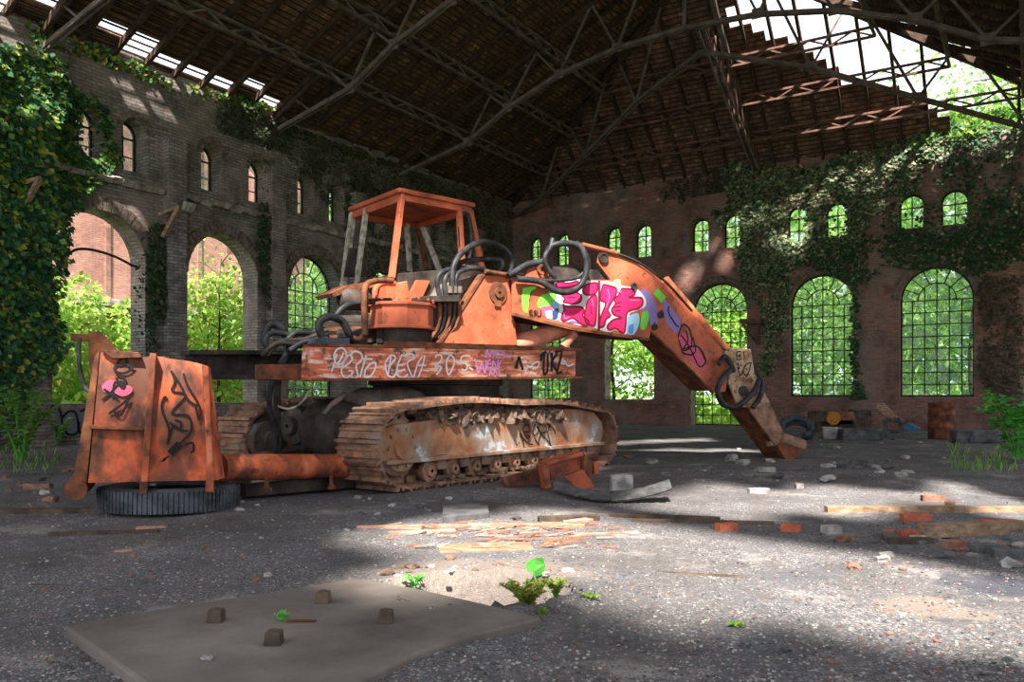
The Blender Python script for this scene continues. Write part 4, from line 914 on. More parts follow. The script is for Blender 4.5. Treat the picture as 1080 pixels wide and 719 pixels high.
lug = MB(); lug.prism([kx(x, y, -.25) for x, y in [(93, 364), (94, 350), (104, 349), (112, 355), (128, 374), (112, 378), (96, 420)]], kN * -.06); lug.box(kx(86, 356, -.3), .16, .06, .06, kD, kN); lug.build('hanger_lug', M['rust'], BK, bevel=.006)
MB().tube(smoothpath([kx(84, 357, -.25), kx(83, 372, -.2), kx(85, 392, -.2), kx(90, 408, -.2), kx(95, 413, -.15)], 6), .018, 8).build('hanging_cable', M['hose'], BK, smooth=True)
MB().lathe(kx(235, 467, .06), kN, [(.025, -.02), (.045, -.02), (.045, .02), (.025, .02), (.025, -.02)], 14).build('eye_bolt', M['rust'], BK)
gk = MB(); ok, sk = (80, 360), 4.23
def kxs(x, y): return kx(x, y, .05 * math.sin(math.pi * max(0, min(1, (y - 371) / 138))) + .012)
tagstrokes([[(205, 72), (172, 125), (215, 142), (252, 118), (226, 100), (182, 105), (212, 70)], [(226, 75), (235, 110), (262, 112)], [(180, 150), (216, 160), (214, 212), (176, 182), (164, 250)], [(180, 160), (200, 200), (214, 180)], [(125, 212), (160, 236), (190, 256)], [(205, 175), (160, 225), (120, 262)], [(242, 250), (200, 285), (148, 322)], [(168, 310), (202, 328), (240, 250)]], kxs, kN, .020, 0, gk, ok, sk, .008)
gk2 = MB(); gk3 = MB()
tagstrokes([[(425, 130), (442, 180), (430, 222), (492, 240), (428, 320), (502, 332), (515, 400), (470, 450), (420, 500)], [(425, 130), (470, 200), (500, 260), (545, 290)], [(480, 142), (500, 200), (552, 290), (550, 352), (535, 290)], [(408, 262), (396, 248), (384, 300), (416, 390), (410, 455)], [(418, 360), (460, 392), (502, 400)], [(442, 350), (470, 362), (460, 392), (436, 375), (408, 458)], [(490, 460), (520, 452), (526, 485), (512, 496)]], kxs, kN, .019, 0, gk2, ok, sk, .008)
tagstrokes([[(465, 455), (420, 500)], [(400, 516), (404, 522)], [(385, 530), (389, 536)]], kxs, kN, .06, 0, gk2, ok, sk, .008)
blob(gk3, [(115, 200), (150, 170), (200, 190), (245, 200), (250, 225), (210, 245), (160, 225), (125, 225)], kxs, kN, ok, sk, 0, .004)
gk.build('graffiti_tag', [M['p_black']], BK, fix=False)['label'] = 'black tag on the left half of the bucket'; gk2.build('graffiti_tag', [M['p_black']], BK, fix=False)['label'] = 'black tag on the right half of the bucket'; gk3.build('spray_patch', [M['p_rose']], BK, fix=False)['label'] = 'pink spray patch'
def tyre(name, c, axis, R, W, label, treads=44):
    axis = V(axis).normalized(); r0 = R * .62
    t = thing(name, label, 'tyre', c - V((0, 0, 0)))
    mb = MB(); h = W / 2
    mb.lathe(c, axis, [(r0, -h * .62), (r0 + .02, -h * .8), (R * .82, -h), (R * .94, -h * .86), (R * .99, -h * .6), (R, 0), (R * .99, h * .6), (R * .94, h * .86), (R * .82, h), (r0 + .02, h * .8), (r0, h * .62), (r0 + .05, h * .4), (R * .88, 0), (r0 + .05, -h * .4), (r0, -h * .62)], 56)
    mb.build('carcass', M['rubber'], t, smooth=True)
    x = axis.cross(V((0, 0, 1))); x = x if x.length > .05 else axis.cross(V((1, 0, 0))); x.normalize(); y = axis.cross(x); tr = MB()
    for k in range(treads):
        a = 2 * math.pi * k / treads; d = x * math.cos(a) + y * math.sin(a); tt = axis.cross(d)
        tr.box(c + d * (R - .002), .022, 2 * math.pi * R / treads * .76, W * .80, d, tt, axis); 
    tr.build('tread', M['rubber'], t); return t
tc_ = rd(-3.06, 7.42); tyre('truck_tyre', tc_ + V((0, 0, hgt(tc_.x, tc_.y) + .112)), (0, .02, 1), .585, .225, 'large worn tyre lying flat under the orange bucket', 92)
tc2 = gp(846, 464); tyre('tyre', tc2 + V((0, 0, .22)) + F_ * .4, (.15, -.62, .78), .40, .26, 'black tyre tilted on rubble at the foot of the red wall', 40)
# orange bracket lying before the track
P9, N9 = rd(.8, 9.25), (R_ * .45 - F_ * .89).normalized(); bx9 = lambda x, y, o=0: onplane(x, y, P9 + N9 * o, N9)
OB = thing('steel_bracket', 'broken orange channel bracket lying before the end of the track', 'bracket', gp(603, 518))
def p9(px, o, th, name, mat): return MB().prism([bx9(x, y, o) for x, y in px], N9 * -th).build(name, M[mat], OB, bevel=.006)
p9([(577, 489), (616, 478), (617, 494), (582, 506)], 0, .05, 'channel_web', 'orange'); p9([(576, 487), (616, 476), (617, 480), (577, 491)], .06, .18, 'channel_flange', 'orange')
p9([(572, 491), (579, 489), (582, 514), (576, 516)], .05, .12, 'end_plate', 'orange_rust'); p9([(616, 477), (625, 487), (624, 508), (616, 504)], .08, .2, 'gusset', 'rust'); p9([(626, 488), (633, 487), (632, 500), (627, 500)], .0, .1, 'stub', 'orange')
p9([(595, 503), (615, 495), (627, 511), (626, 520), (608, 514)], .10, .04, 'cheek_plate', 'orange'); p9([(530, 504), (576, 491), (577, 508), (534, 514)], -.25, .05, 'torn_panel', 'rust')
cs = MB(); nu, nvv = 40, 5; vs = []
for j in range(nvv):
    for i in range(nu):
        u = i / (nu - 1); x = 582 + u * 127; zz = .015 + .30 * (u - .45) ** 2 * (1.3 if u > .45 else .5) + .005 * math.sin(i * 1.6)
        y = 516 + 12 * math.sin(math.pi * min(1, u * 1.05)) ** .8; p = gp(x, y + 2, zz) if False else gp(x, 516 + 13 * math.sin(math.pi * u) ** .9, zz)
        vs.append(p + (F_ * .9 + R_ * .1) * (.42 * j / (nvv - 1)) + V((0, 0, .012 * j)))
cs.add(vs + [p + V((0, 0, .012)) for p in vs], [[j * nu + i, j * nu + i + 1, (j + 1) * nu + i + 1, (j + 1) * nu + i] for j in range(nvv - 1) for i in range(nu - 1)] + [[nu * nvv + k for k in f] for f in [[j * nu + i, (j + 1) * nu + i, (j + 1) * nu + i + 1, j * nu + i + 1] for j in range(nvv - 1) for i in range(nu - 1)]])
single(cs, 'corrugated_sheet', M['kerb'], 'bent corrugated metal sheet curling up beside a concrete block', 'metal sheet', smooth=True)
# --- concrete slab with its four stubs
SP = [(68, 660), (180, 640), (300, 622), (372, 609), (440, 620), (510, 636), (572, 651), (500, 668), (440, 688), (340, 735), (175, 735), (120, 697)]
sl_ = MB(); sl_.prism([gp(x, y, .042) for x, y in SP], V((0, 0, -.085))); SLAB = single(sl_, 'concrete_slab', M['concrete'], 'smooth grey concrete slab in the near corner with four iron stubs on it', 'slab', bevel=.012)
for (x, y), lab in zip(((228, 655), (341, 635), (407, 656), (289, 679)), ('dark iron stub on the slab, nearest its outer corner', 'dark iron stub on the slab, farthest from the viewer', 'dark iron stub on the slab, nearest the hole with plants', 'dark iron stub on the slab, beside the white pebble')):
    p = gp(x, y, .042); b = MB(); s = .033
    b.add([p + R_ * a + F_ * c for a, c in ((-s, -s), (s, -s), (s, s), (-s, s))] + [p + R_ * a * .85 + F_ * c * .85 + V((0, 0, .052)) for a, c in ((-s, -s), (s, -s), (s, s), (-s, s))], [[3, 2, 1, 0], [4, 5, 6, 7], [0, 1, 5, 4], [1, 2, 6, 5], [2, 3, 7, 6], [3, 0, 4, 7]])
    b.cyl(p + V((0, 0, .05)), p + V((0, 0, .058)), .018, n=10); single(b, 'iron_stub', M['wood_dark'], lab, 'stub', base=p, bevel=.005, group='iron stubs on the slab')
b = MB(); b.rock(gp(219, 693, .05), .03, .02, .012, 5, 1, .4); single(b, 'stone', M['rubble'], 'flat white pebble lying on the concrete slab', 'stone')
b = MB(); b.box(gp(318, 655, .044), .12, .03, .006, R_, F_, jit=.004); single(b, 'rust_plate', M['rust'], 'thin rusty strip lying on the slab beside a green sprig', 'metal strip')
# --- helper for things that lie on the floor
def lie(px, py, L, W, T, ang, mat, name, label, cat, tilt=0.0, jit=.006, group=None, lift=0.0):
    p = onfloor(px, py); a = math.radians(ang); d = R_ * math.cos(a) + F_ * math.sin(a); s = V((-d.y, d.x, 0)); d = (d + V((0, 0, tilt))).normalized()
    b = MB(); n = max(1, int(L / .35)); zz = T / 2 - .008 + lift + abs(tilt) * L / 2
    c0 = p + V((0, 0, zz)); 
    prof = []
    for i in range(n + 1):
        c = c0 + d * (L * (i / n - .5)); k = [rnd.uniform(-jit, jit) for _ in range(4)]; up = s.cross(d) * -1; up = up if up.z > 0 else -up
        prof.append([c - s * (W / 2 + k[0]) - up * T / 2, c + s * (W / 2 + k[1]) - up * T / 2, c + s * (W / 2 + k[2]) + up * T / 2, c - s * (W / 2 + k[3]) + up * T / 2])
    vs = [q for r in prof for q in r]; fs = [[0, 1, 2, 3], [4 * n + 3, 4 * n + 2, 4 * n + 1, 4 * n]]
    for i in range(n):
        for k in range(4): fs.append([i * 4 + k, (i + 1) * 4 + k, (i + 1) * 4 + (k + 1) % 4, i * 4 + (k + 1) % 4])
    b.add(vs, fs); return single(b, name, M[mat], label, cat, base=p, group=group, bevel=.004)
BR = [(766, 559, .20, 15, 'brick_loose', 'small bright red brick beside the dark stick'), (834, 560, .17, -30, 'brick_loose', 'bright red brick standing alone between a red and a grey brick'), (877, 562, .16, 10, 'rubble', 'grey brick to the right of a bright red brick'),
      (966, 549, .28, -5, 'brick_loose', 'long red brick lying behind the broken pair'), (958, 567, .16, 20, 'brick_loose', 'broken red brick against a dark stone'), (938, 565, .17, 60, 'brick_dull', 'dark broken brick left of a red half brick'),
      (984, 528, .26, -10, 'brick_dull', 'dusty brick half sunk by the puddle'), (1002, 535, .22, 60, 'brick_dull', 'dusty brick tilted against another by the puddle'), (1062, 556, .22, 10, 'brick_loose', 'red brick behind the rotten beam'),
      (1042, 556, .14, -40, 'brick_loose', 'half brick next to the rotten beam'), (1040, 582, .26, 5, 'kerb', 'dark grey block under the rotten beam'), (1068, 588, .30, -12, 'kerb', 'dark grey block under the rotten beam, nearest the frame edge'), (1008, 578, .2, 20, 'brick_dull', 'dusty brick propping the rotten beam'),
      (40, 515, .36, 4, 'brick_dull', 'hollow clay block lying near the pile at the left wall'), (872, 493, .2, 30, 'rubble', 'pale stone block at the tip of the stick'), (808, 497, .28, 0, 'rubble', 'pale block lying just behind the stick tip'), (800, 520, .28, 5, 'rubble', 'flat white block before the stick tip'), (843, 515, .13, 80, 'rubble', 'upright grey stone right of the stick tip')]
for x, y, L, a, m, lab in BR: lie(x, y, L * .78, .085, .062, a, m, 'brick' if 'brick' in lab else 'stone_block', lab, 'brick' if 'brick' in lab else 'block')
for a in (-1, 1): pass
b = MB(); p = onfloor(655, 522); b.box(p + V((0, 0, .10)), .21, .2, .23, R_, F_, jit=.012); single(b, 'concrete_block', M['rubble'], 'upright grey concrete block behind the corrugated sheet', 'block', base=p, bevel=.012)
b = MB(); p = onfloor(490, 551); b.prism([onfloor(*q) + V((0, 0, .05)) for q in ((466, 551), (516, 546), (514, 533), (468, 534))], V((0, 0, -.06))); single(b, 'concrete_chunk', M['kerb'], 'flat grey concrete lump before the middle of the track', 'chunk', bevel=.01)
PLK = [(512, 578, .62, .28, .02, 8, 'wood', 'splintered pale board lying flat among orange splinters'), (470, 556, 1.35, .05, .03, 5, 'wood_orange', 'long split orange lath before the track'), (555, 555, .9, .07, .03, -3, 'wood', 'weathered lath lying along the front of the track'),
       (600, 549, .5, .08, .05, 12, 'wood_dark', 'short dark plank at the end of the splinters'), (445, 562, .5, .05, .03, 16, 'wood_orange', 'bright split stake pointing away from the track'), (610, 552, .25, .09, .04, 40, 'wood_orange', 'small orange wedge of split wood'),
       (740, 551, 1.1, .05, .03, -8, 'wood_dark', 'thin dark lath in the shade strip'), (700, 547, .9, .07, .04, -14, 'wood_dark', 'dark plank lying in the shade strip behind the lath'), (735, 606, .5, .018, .018, -14, 'wood_dark', 'thin curved twig lying on sunlit gravel'),
       (1000, 540, 2.1, .09, .06, -2, 'wood', 'long pale squared timber lying across rubble'), (1040, 563, 1.0, .11, .09, 9, 'wood', 'rotten brown beam resting on blocks at the frame edge'), (920, 537, .3, .08, .03, 4, 'wood_dark', 'short dark board beside the pale timber'),
       (110, 563, .75, .05, .03, 9, 'wood_dark', 'thin dark board lying before the tyre'), (160, 557, .22, .05, .025, 10, 'wood_orange', 'orange wood sliver on the dark board'), (130, 581, .11, .05, .02, 20, 'wood_orange', 'small orange wood chip alone on the gravel'), (60, 541, 1.0, .07, .05, 2, 'wood_dark', 'dark beam lying beside the bucket'),
       (64, 617, .35, .02, .01, -5, 'wood_dark', 'thin straw twig on the dark gravel'), (640, 563, .5, .03, .02, 14, 'wood_orange', 'slender orange lath at the edge of the splinters'), (425, 557, .3, .05, .02, -10, 'wood', 'short pale lath left of the splinters'), (960, 573, .3, .06, .05, 0, 'wood_dark', 'dark stub of timber beside the broken bricks')]
for x, y, L, W, T, a, m, lab in PLK: lie(x, y, L, W, T, a, m, 'twig' if 'twig' in lab else 'plank', lab, 'twig' if 'twig' in lab else 'plank')
spn = MB()
for k in range(110):
    x = rnd.gauss(555, 50); y = rnd.uniform(552, 580); p = onfloor(x, y) + V((0, 0, rnd.uniform(.005, .02))); a = rnd.uniform(-.5, .5); d = R_ * math.cos(a) + F_ * math.sin(a); L = rnd.uniform(.03, .16); spn.bar(p - d * L / 2, p + d * L / 2 + V((0, 0, rnd.uniform(0, .02))), rnd.uniform(.006, .02), .006, (0, 0, 1), k % 2)
single(spn, 'wood_splinters', [M['wood_orange'], M['brick_loose']], 'scatter of bright wood splinters before the track', 'splinters')['kind'] = 'stuff'
# --- far clutter along the red wall
def at_wall(px, py): return gp(px, py)
def boxthing(name, px0, px1, ytop, ybot, dep, mat, label, cat, jit=.02):
    a, b = gp(px0, ybot), gp(px1, ybot); a.z = b.z = 0; hh = (ybot - ytop) * depth(a) / F; d = (b - a); L = d.length; d.normalize(); s = V((-d.y, d.x, 0))
    mb = MB(); mb.box((a + b) / 2 + s * dep / 2 + V((0, 0, hh / 2 - .01)), L, dep, hh, d, s, (0, 0, 1), 0, jit); return single(mb, name, M[mat], label, cat, base=(a + b) / 2, bevel=.02)
boxthing('kerb_stone', 889, 932, 452, 464, .35, 'kerb', 'long grey kerb stone beside the upright tyre', 'kerb stone'); boxthing('kerb_stone', 1009, 1058, 453, 467, .35, 'kerb', 'dark kerb stone right of the rusty drum', 'kerb stone')
boxthing('stone_block', 868, 888, 450, 463, .3, 'rubble', 'pale block between the tyre and the long kerb stone', 'block'); boxthing('stone_block', 1058, 1075, 455, 466, .3, 'kerb', 'small kerb fragment behind the leafy sapling', 'block')
boxthing('wooden_crate', 899, 920, 432, 455.5, .3, 'wood_dark', 'mossy dark crate behind the long kerb stone', 'crate'); boxthing('crate_lid', 853, 874, 433, 455.5, .1, 'wood_dark', 'mossy panel leaning behind the upright tyre', 'panel')
dr = gp(993, 463); b = MB(); b.lathe(dr, V((0, 0, 1)), [(0, 0), (.29, 0), (.30, .02), (.29, .04), (.29, .27), (.305, .29), (.29, .31), (.285, .55), (.30, .57), (.285, .59), (.285, .84), (.30, .86), (.27, .86), (.27, .80), (0, .80)], 28); single(b, 'oil_drum', M['rust'], 'rusty oil drum standing below the tall arched window', 'drum', base=dr, smooth=True)
P_, N_b = gp(930, 460), V((0, -1, 0)); fb = lambda x, y, o=0: onplane(x, y, P_ + N_b * o, N_b)
SL = thing('slatted_bench', 'slatted bench seat tipped up against a dark chair frame', 'bench', gp(938, 462))
ss = MB()
for k in range(9):
    f = k / 8.5; ss.prism([fb(920 + 17 * f, 426 + 16 * f), fb(931 + 17 * f, 425 + 17 * f), fb(932 + 17 * f, 426.2 + 17 * f), fb(921 + 17 * f, 427.4 + 16 * f)], V((0, .25, 0)))
ss.build('slat', M['tan'], SL)
lf = MB()
for a, c in (((933, 443), (935, 462)), ((948, 443), (953, 462)), ((933, 443), (950, 442)), ((934, 456), (951, 456))): lf.bar(fb(*a), fb(*c), .1, .07)
lf.prism([fb(933, 441), fb(948, 440), (fb(952, 445)), fb(934, 446)], V((0, .4, 0))); lf.build('seat_frame', M['kerb'], SL)
YD = thing('roller_drum', 'yellow ended roller with brown casing lying behind kerbs', 'drum', gp(885, 452))
c = fb(879, 441, .08); MB().cyl(c, c + V((0, .1, 0)) , .17, n=18).build('end_disc', M['yellow'], YD)
MB().prism([fb(872, 443), fb(878, 435), fb(896, 434), (fb(899, 442)), fb(899, 447), fb(870, 448)], V((0, .5, 0))).build('casing', M['brick_dull'], YD); MB().prism([fb(866, 444), fb(899, 443), fb(903, 452), fb(866, 453)], V((0, .35, 0))).build('base', M['dark_steel'], YD)
b = MB(); b.prism([fb(950, 450), fb(958, 446), (fb(970, 452)), fb(962, 455)], V((0, .3, 0))); single(b, 'plastic_sheet', M['blue_plastic'], 'crumpled blue plastic beside the slatted bench', 'plastic')
# wall brackets, lamp, cable
WBk = thing('wall_bracket', 'triangular iron bracket on the red wall between tall windows', 'bracket', onplane(792, 345, *PB))
fw = lambda x, y, o=0: onplane(x, y, V((0, YB - .35 + o, 0)), V((0, 1, 0)))
MB().prism([fw(780, 336), fw(802, 336), fw(802, 341), fw(780, 341)], V((0, .34, 0))).build('shelf', M['iron_red'], WBk); a = MB(); a.bar(fw(783, 341), onplane(800, 362, V((0, YB - .05, 0)), V((0, 1, 0))), .1, .09); a.bar(onplane(800, 338, V((0, YB - .05, 0)), V((0, 1, 0))), onplane(800, 364, V((0, YB - .05, 0)), V((0, 1, 0))), .1, .09); a.build('strut', M['iron_red'], WBk)
fl_ = lambda x, y, o=.3: onplane(x, y, V((XL + o, 0, 0)), V((1, 0, 0)))
def wbrack(label, p): 
    t = thing('wall_bracket', label, 'bracket', fl_(*p[0])); m = MB(); m.bar(fl_(*p[0]), fl_(*p[1], .7), .08, .08); m.build('arm', M['wood'], t); m = MB(); m.bar(fl_(*p[2], .3), fl_(*p[1], .7), .09, .09); m.build('strut', M['wood'], t)
wbrack('timber bracket on the brick pier between the two open arches', [(168, 226), (189, 218), (172, 250)]); wbrack('timber bracket half hidden in ivy on the first pier', [(24, 194), (42, 188), (26, 218)])
FLD = thing('floodlight', 'small pale floodlight above the second open arch', 'lamp', fl_(200, 218, .3)); MB().box(fl_(199, 218, .45), .12, .26, .2, (.8, 0, -.4), (0, 1, 0)).build('lamp_head', M['pale_paint'], FLD, bevel=.01); MB().bar(fl_(203, 212, .02), fl_(200, 217, .42), .04, .04).build('mount', M['dark_steel'], FLD)
cbl = MB(); cbl.tube(smoothpath([onplane(x, y, V((XL - .25, 0, 0)), V((1, 0, 0))) for x, y in ((66, 275), (78, 264), (95, 263), (120, 270), (140, 280), (150, 283))], 6), .03, 8); single(cbl, 'hanging_cable', M['hose'], 'dark cable sagging across the first open arch', 'cable', smooth=True)
wgl = struct(MB().prism([fl_(50, 434, .02), fl_(58, 428, .02), (fl_(66, 436, .02)), fl_(75, 432, .02), fl_(90, 431, .02), fl_(90, 458, .02), fl_(50, 460, .02)], V((-.02, 0, 0))).build('wall_graffiti', M['p_greywash'], parent=WL)) if False else None
gw = MB(); f0 = lambda x, y: fl_(x, y, .03)
blob(gw, [(50, 452), (52, 433), (58, 428), (64, 436), (70, 434), (78, 432), (90, 432), (92, 456), (70, 460)], f0, V((1, 0, 0)), (0, 0), 1, 0, .0)
for st in ([(50, 452), (52, 433), (58, 428), (64, 436), (66, 458)], [(66, 440), (72, 434), (80, 436), (82, 455), (72, 458), (66, 450)], [(84, 434), (92, 433), (92, 456), (84, 456), (83, 445)]): ribbon(gw, smoothpath([f0(*q) for q in st], 4), V((1, 0, 0)), .05, 1, .01)
o = gw.build('wall_graffiti', [M['p_greywash'], M['p_black']], parent=WL, fix=False); struct(o)
gw = MB(); fbk = lambda x, y: onplane(x, y, V((0, YB - .02, 0)), V((0, 1, 0)))
pass
# --- rubble chunks: individual stones that only their strip tells apart
def chunkset(n, region, smin, smax, mats, label, group, seedk):
    src = []
    for v in range(5):
        for m in mats:
            b = MB(); b.rock(V((0, 0, .35)), 1, .8, .55, seedk + v * 7, 1, .55); o = b.build('rubble_stone', M[m]); src.append(o)
    used = set()
    for k in range(n):
        x, y = region(); p = onfloor(x, y); s = rnd.uniform(smin, smax) * rnd.choice((.5, .7, 1, 1)); i = rnd.randrange(len(src)); o = src[i]
        if i in used: o = o.copy(); COL.objects.link(o)
        used.add(i); o.location = p - V((0, 0, s * .12)); o.rotation_euler = (rnd.uniform(-.2, .2), rnd.uniform(-.2, .2), rnd.uniform(0, 6.28)); o.scale = (s, s * rnd.uniform(.7, 1.1), s * rnd.uniform(.6, 1)); tag(o, label, 'stone', group)
    for i, o in enumerate(src):
        if i not in used: bpy.data.objects.remove(o)
U = rnd.uniform
chunkset(58, lambda: (U(690, 960), rnd.gauss(497, 7)), .04, .12, ['rubble', 'kerb'], 'broken grey stone in the rubble ridge around the stick tip', 'stones of the rubble ridge', 3)
chunkset(28, lambda: (U(880, 1078), U(560, 600)), .03, .09, ['rubble', 'brick_dull', 'kerb'], 'small stone in the litter around the rotten beam', 'stones by the rotten beam', 31)
chunkset(60, lambda: (U(800, 1078), U(600, 715)), .008, .03, ['rubble', 'brick_dull', 'kerb', 'kerb'], 'loose pebble on the sunlit gravel of the near corner', 'pebbles of the near corner', 57)
chunkset(26, lambda: (U(250, 560), U(524, 550)), .02, .06, ['rubble', 'kerb'], 'grey stone on the ground under the edge of the track', 'stones before the track', 77)
chunkset(34, lambda: (U(5, 420), U(548, 640)), .01, .035, ['rubble', 'brick_dull'], 'small stone on the shaded gravel around the tyre and slab', 'stones on the shaded gravel', 91)
chunkset(32, lambda: (U(650, 1078), U(462, 490)), .05, .13, ['rubble', 'kerb', 'brick_dull'], 'stone on the far floor between stick and red wall', 'stones on the far floor', 15)
chunkset(24, lambda: (U(0, 110), U(478, 535)), .03, .1, ['rubble', 'brick_dull', 'kerb'], 'stone in the rubble pile left of the bucket', 'stones left of the bucket', 23)
chunkset(36, lambda: (U(400, 615), rnd.gauss(600, 8) if rnd.random() < .7 else U(596, 634)), .02, .065, ['rubble', 'mud'], 'pale stone on the broken rim of the floor hole', 'stones of the hole rim', 41)
# fine gravel: uncountable
def scatter_gravel(n):
    base = [V((math.cos(a) * (1 if k else .6), math.sin(a) * (.8 if k else .5), k * .5)) for k in (0, 1) for a in [i * 2.094 + k for i in range(3)]]
    tri = [[0, 1, 3], [1, 4, 3], [1, 2, 4], [2, 5, 4], [2, 0, 5], [0, 3, 5], [3, 4, 5]]; b = MB()
    for _ in range(n):
        y = 419 + 40 + 270 * rnd.random() ** .6; x = U(-20, 1100); p = onfloor(x, y)
        if inpoly(x, y, SP) or p.x < XL + .4 or p.y > YB - .2: continue
        s = U(.003, .009) * (1 + .35 * depth(p) / 4); ca = U(0, 6.28); vs = [p + V((q.x * math.cos(ca) - q.y * math.sin(ca), q.x * math.sin(ca) + q.y * math.cos(ca), q.z * U(.8, 1.4) - .1)) * s for q in base]
        b.add(vs, tri, rnd.choice((0, 0, 0, 0, 1, 1, 1, 1, 1, 2)))
    o = b.build('gravel', [M['rubble'], M['kerb'], M['brick_dull']], fix=False); tag(o, 'loose grey gravel strewn over the earthen floor', 'gravel', kind='stuff')
scatter_gravel(9000)
# ================================================================== LEAVES
def leafmesh(name, P, T, Nn, S, mats, root=None, parent=None, mi=None, wid=.42):
    P = np.asarray(P, float); n = len(P); T = np.asarray(T, float); Nn = np.asarray(Nn, float); S = np.asarray(S, float)[:, None]
    T /= np.linalg.norm(T, axis=1)[:, None] + 1e-9; side = np.cross(T, Nn); side /= np.linalg.norm(side, axis=1)[:, None] + 1e-9; Nn = np.cross(side, T)
    if root is not None: P = P - np.array(root.location)[None]
    v = np.empty((n, 4, 3)); v[:, 0] = P; v[:, 1] = P + T * S * .5 + side * S * wid + Nn * S * .1; v[:, 2] = P + T * S; v[:, 3] = P + T * S * .5 - side * S * wid + Nn * S * .1
    me = bpy.data.meshes.new(name); me.vertices.add(n * 4); me.vertices.foreach_set('co', v.reshape(-1))
    b = (np.arange(n) * 4)[:, None]; idx = np.concatenate([b, b + 1, b + 2, b, b + 2, b + 3], 1).reshape(-1)
    me.loops.add(n * 6); me.loops.foreach_set('vertex_index', idx.astype('i')); me.polygons.add(n * 2)
    me.polygons.foreach_set('loop_start', (np.arange(n * 2) * 3).astype('i')); me.polygons.foreach_set('loop_total', np.full(n * 2, 3, 'i'))
    for m in (mats if isinstance(mats, (list, tuple)) else [mats]): me.materials.append(m)
    if mi is not None: me.polygons.foreach_set('material_index', np.repeat(np.asarray(mi, 'i'), 2))
    me.update(calc_edges=True); me.validate()
    o = bpy.data.objects.new(name, me); COL.objects.link(o)
    if parent or root: o.parent = parent or root
    return o
def wallivy(label, axis, pos, sgn, polys, n, mats, size=(.07, .15), depth_=.22, holes=(), mix=None, droop=.7, clump=True, name='ivy'):
    P_ = V((pos, 0, 0)) if axis == 'y' else V((0, pos, 0)); N_ = V((1, 0, 0)) if axis == 'y' else V((0, 1, 0)); out = N_ * sgn
    P = []; T = []; NN = []; S = []; MI = []
    tot = []
    for poly in polys:
        xs = [q[0] for q in poly]; ys = [q[1] for q in poly]; tot.append((max(xs) - min(xs)) * (max(ys) - min(ys)))
    for poly, w in zip(polys, tot):
        xs = [q[0] for q in poly]; ys = [q[1] for q in poly]; k = 0; tries = 0; want = int(n * w / sum(tot))
        while k < want and tries < want * 6:
            tries += 1; x = U(min(xs), max(xs)); y = U(min(ys), max(ys))
            jx = 5 * noise.noise(V((x * .08, y * .08, 2))); 
            if not inpoly(x + jx * 1.5, y + jx, poly): continue
            p = onplane(x, y, P_, N_); u = p.y if axis == 'y' else p.x
            dn = noise.noise(V((u * .9, p.z * .9, 5))) + .6 * noise.noise(V((u * 2.6, p.z * 2.6, 8)))
            if clump and dn < U(-.75, .25): continue
            if any(inarch(u, p.z, h, -.04) for h in holes) and rnd.random() < .93: continue
            k += 1; d = max(.02, depth_ * (.35 + dn) * U(.3, 1)); P.append(p + out * d); s = U(*size); S.append(s)
            a = U(-1.2, 1.2); tang = V((0, 1, 0)) if axis == 'y' else V((1, 0, 0)); T.append(tang * math.sin(a) + V((0, 0, -math.cos(a) * droop)) + out * U(.1, .6)); NN.append(out + V((U(-.6, .6), U(-.6, .6), U(-.1, .8)))); MI.append(rnd.choices(range(len(mats)), mix or [1] * len(mats))[0])
    o = leafmesh(name, P, T, NN, S, mats, mi=MI); return tag(o, label, 'ivy', kind='stuff')
HL = L_BIG + L_SMALL; HB = B_BIG + B_SMALL
I = [M['ivy'], M['ivy_yellow'], M['leaf_mid']]
wallivy('dense green ivy smothering the first brick pier', 'y', XL + .36, 1, [[(-60, 60), (20, 45), (62, 60), (70, 110), (50, 150), (60, 220), (72, 260), (60, 330), (72, 360), (55, 395), (30, 400), (20, 430), (-60, 430)]], 9000, I, (.08, .17), .35, HL, [5, 1.2, 1], clump=False)
wallivy('ivy trailing around the first upper window and arch', 'y', XL + .03, 1, [[(60, 110), (110, 110), (122, 160), (118, 185), (85, 190), (62, 180)], [(20, 150), (130, 165), (95, 200), (70, 235), (20, 240)], [(95, 100), (120, 130), (122, 175), (96, 150)], [(20, 70), (70, 80), (95, 115), (60, 115)]], 3600, I, (.07, .14), .2, HL, [5, 1, 1])
wallivy('ivy hanging on the pier between the first and second arch', 'y', XL + .05, 1, [[(140, 270), (172, 255), (168, 370), (140, 365)], [(155, 240), (172, 230), (172, 270), (158, 275)], [(272, 170), (285, 175), (282, 330), (270, 300)]], 1700, [M['ivy'], M['ivy_dry']], (.06, .12), .18, HL)
wallivy('dry creeper hanging over the upper left wall behind the cab', 'y', XL + .03, 1, [[(225, 95), (300, 130), (540, 215), (540, 300), (520, 310), (500, 240), (360, 235), (300, 160), (230, 140)], [(360, 215), (520, 235), (530, 330), (430, 300), (365, 290)]], 9000, [M['ivy_dry'], M['ivy']], (.05, .11), .16, HL, [4, 1])
wallivy('weeds growing along the broken top of the left wall', 'y', XL - .02, 1, [[(30, 22), (60, 26), (120, 60), (200, 90), (275, 108), (290, 120), (250, 118), (180, 98), (100, 66), (30, 45)]], 1500, [M['leaf_mid'], M['moss'], M['ivy']], (.07, .15), .2, HL, droop=-.4)
wallivy('ivy with sunlit leaf tones climbing the red wall under the torn roof', 'x', YB - .02, -1, [[(760, 170), (850, 175), (930, 150), (1000, 125), (990, 160), (960, 205), (930, 215), (905, 260), (850, 275), (800, 300), (775, 262), (772, 220)], [(775, 262), (830, 265), (835, 320), (815, 400), (802, 390), (806, 330), (785, 300)], [(750, 220), (800, 210), (790, 265), (775, 262)]], 11000, [M['ivy_back'], M['ivy'], M['ivy_dry']], (.07, .15), .2, HB, [5, 1.4, 1])
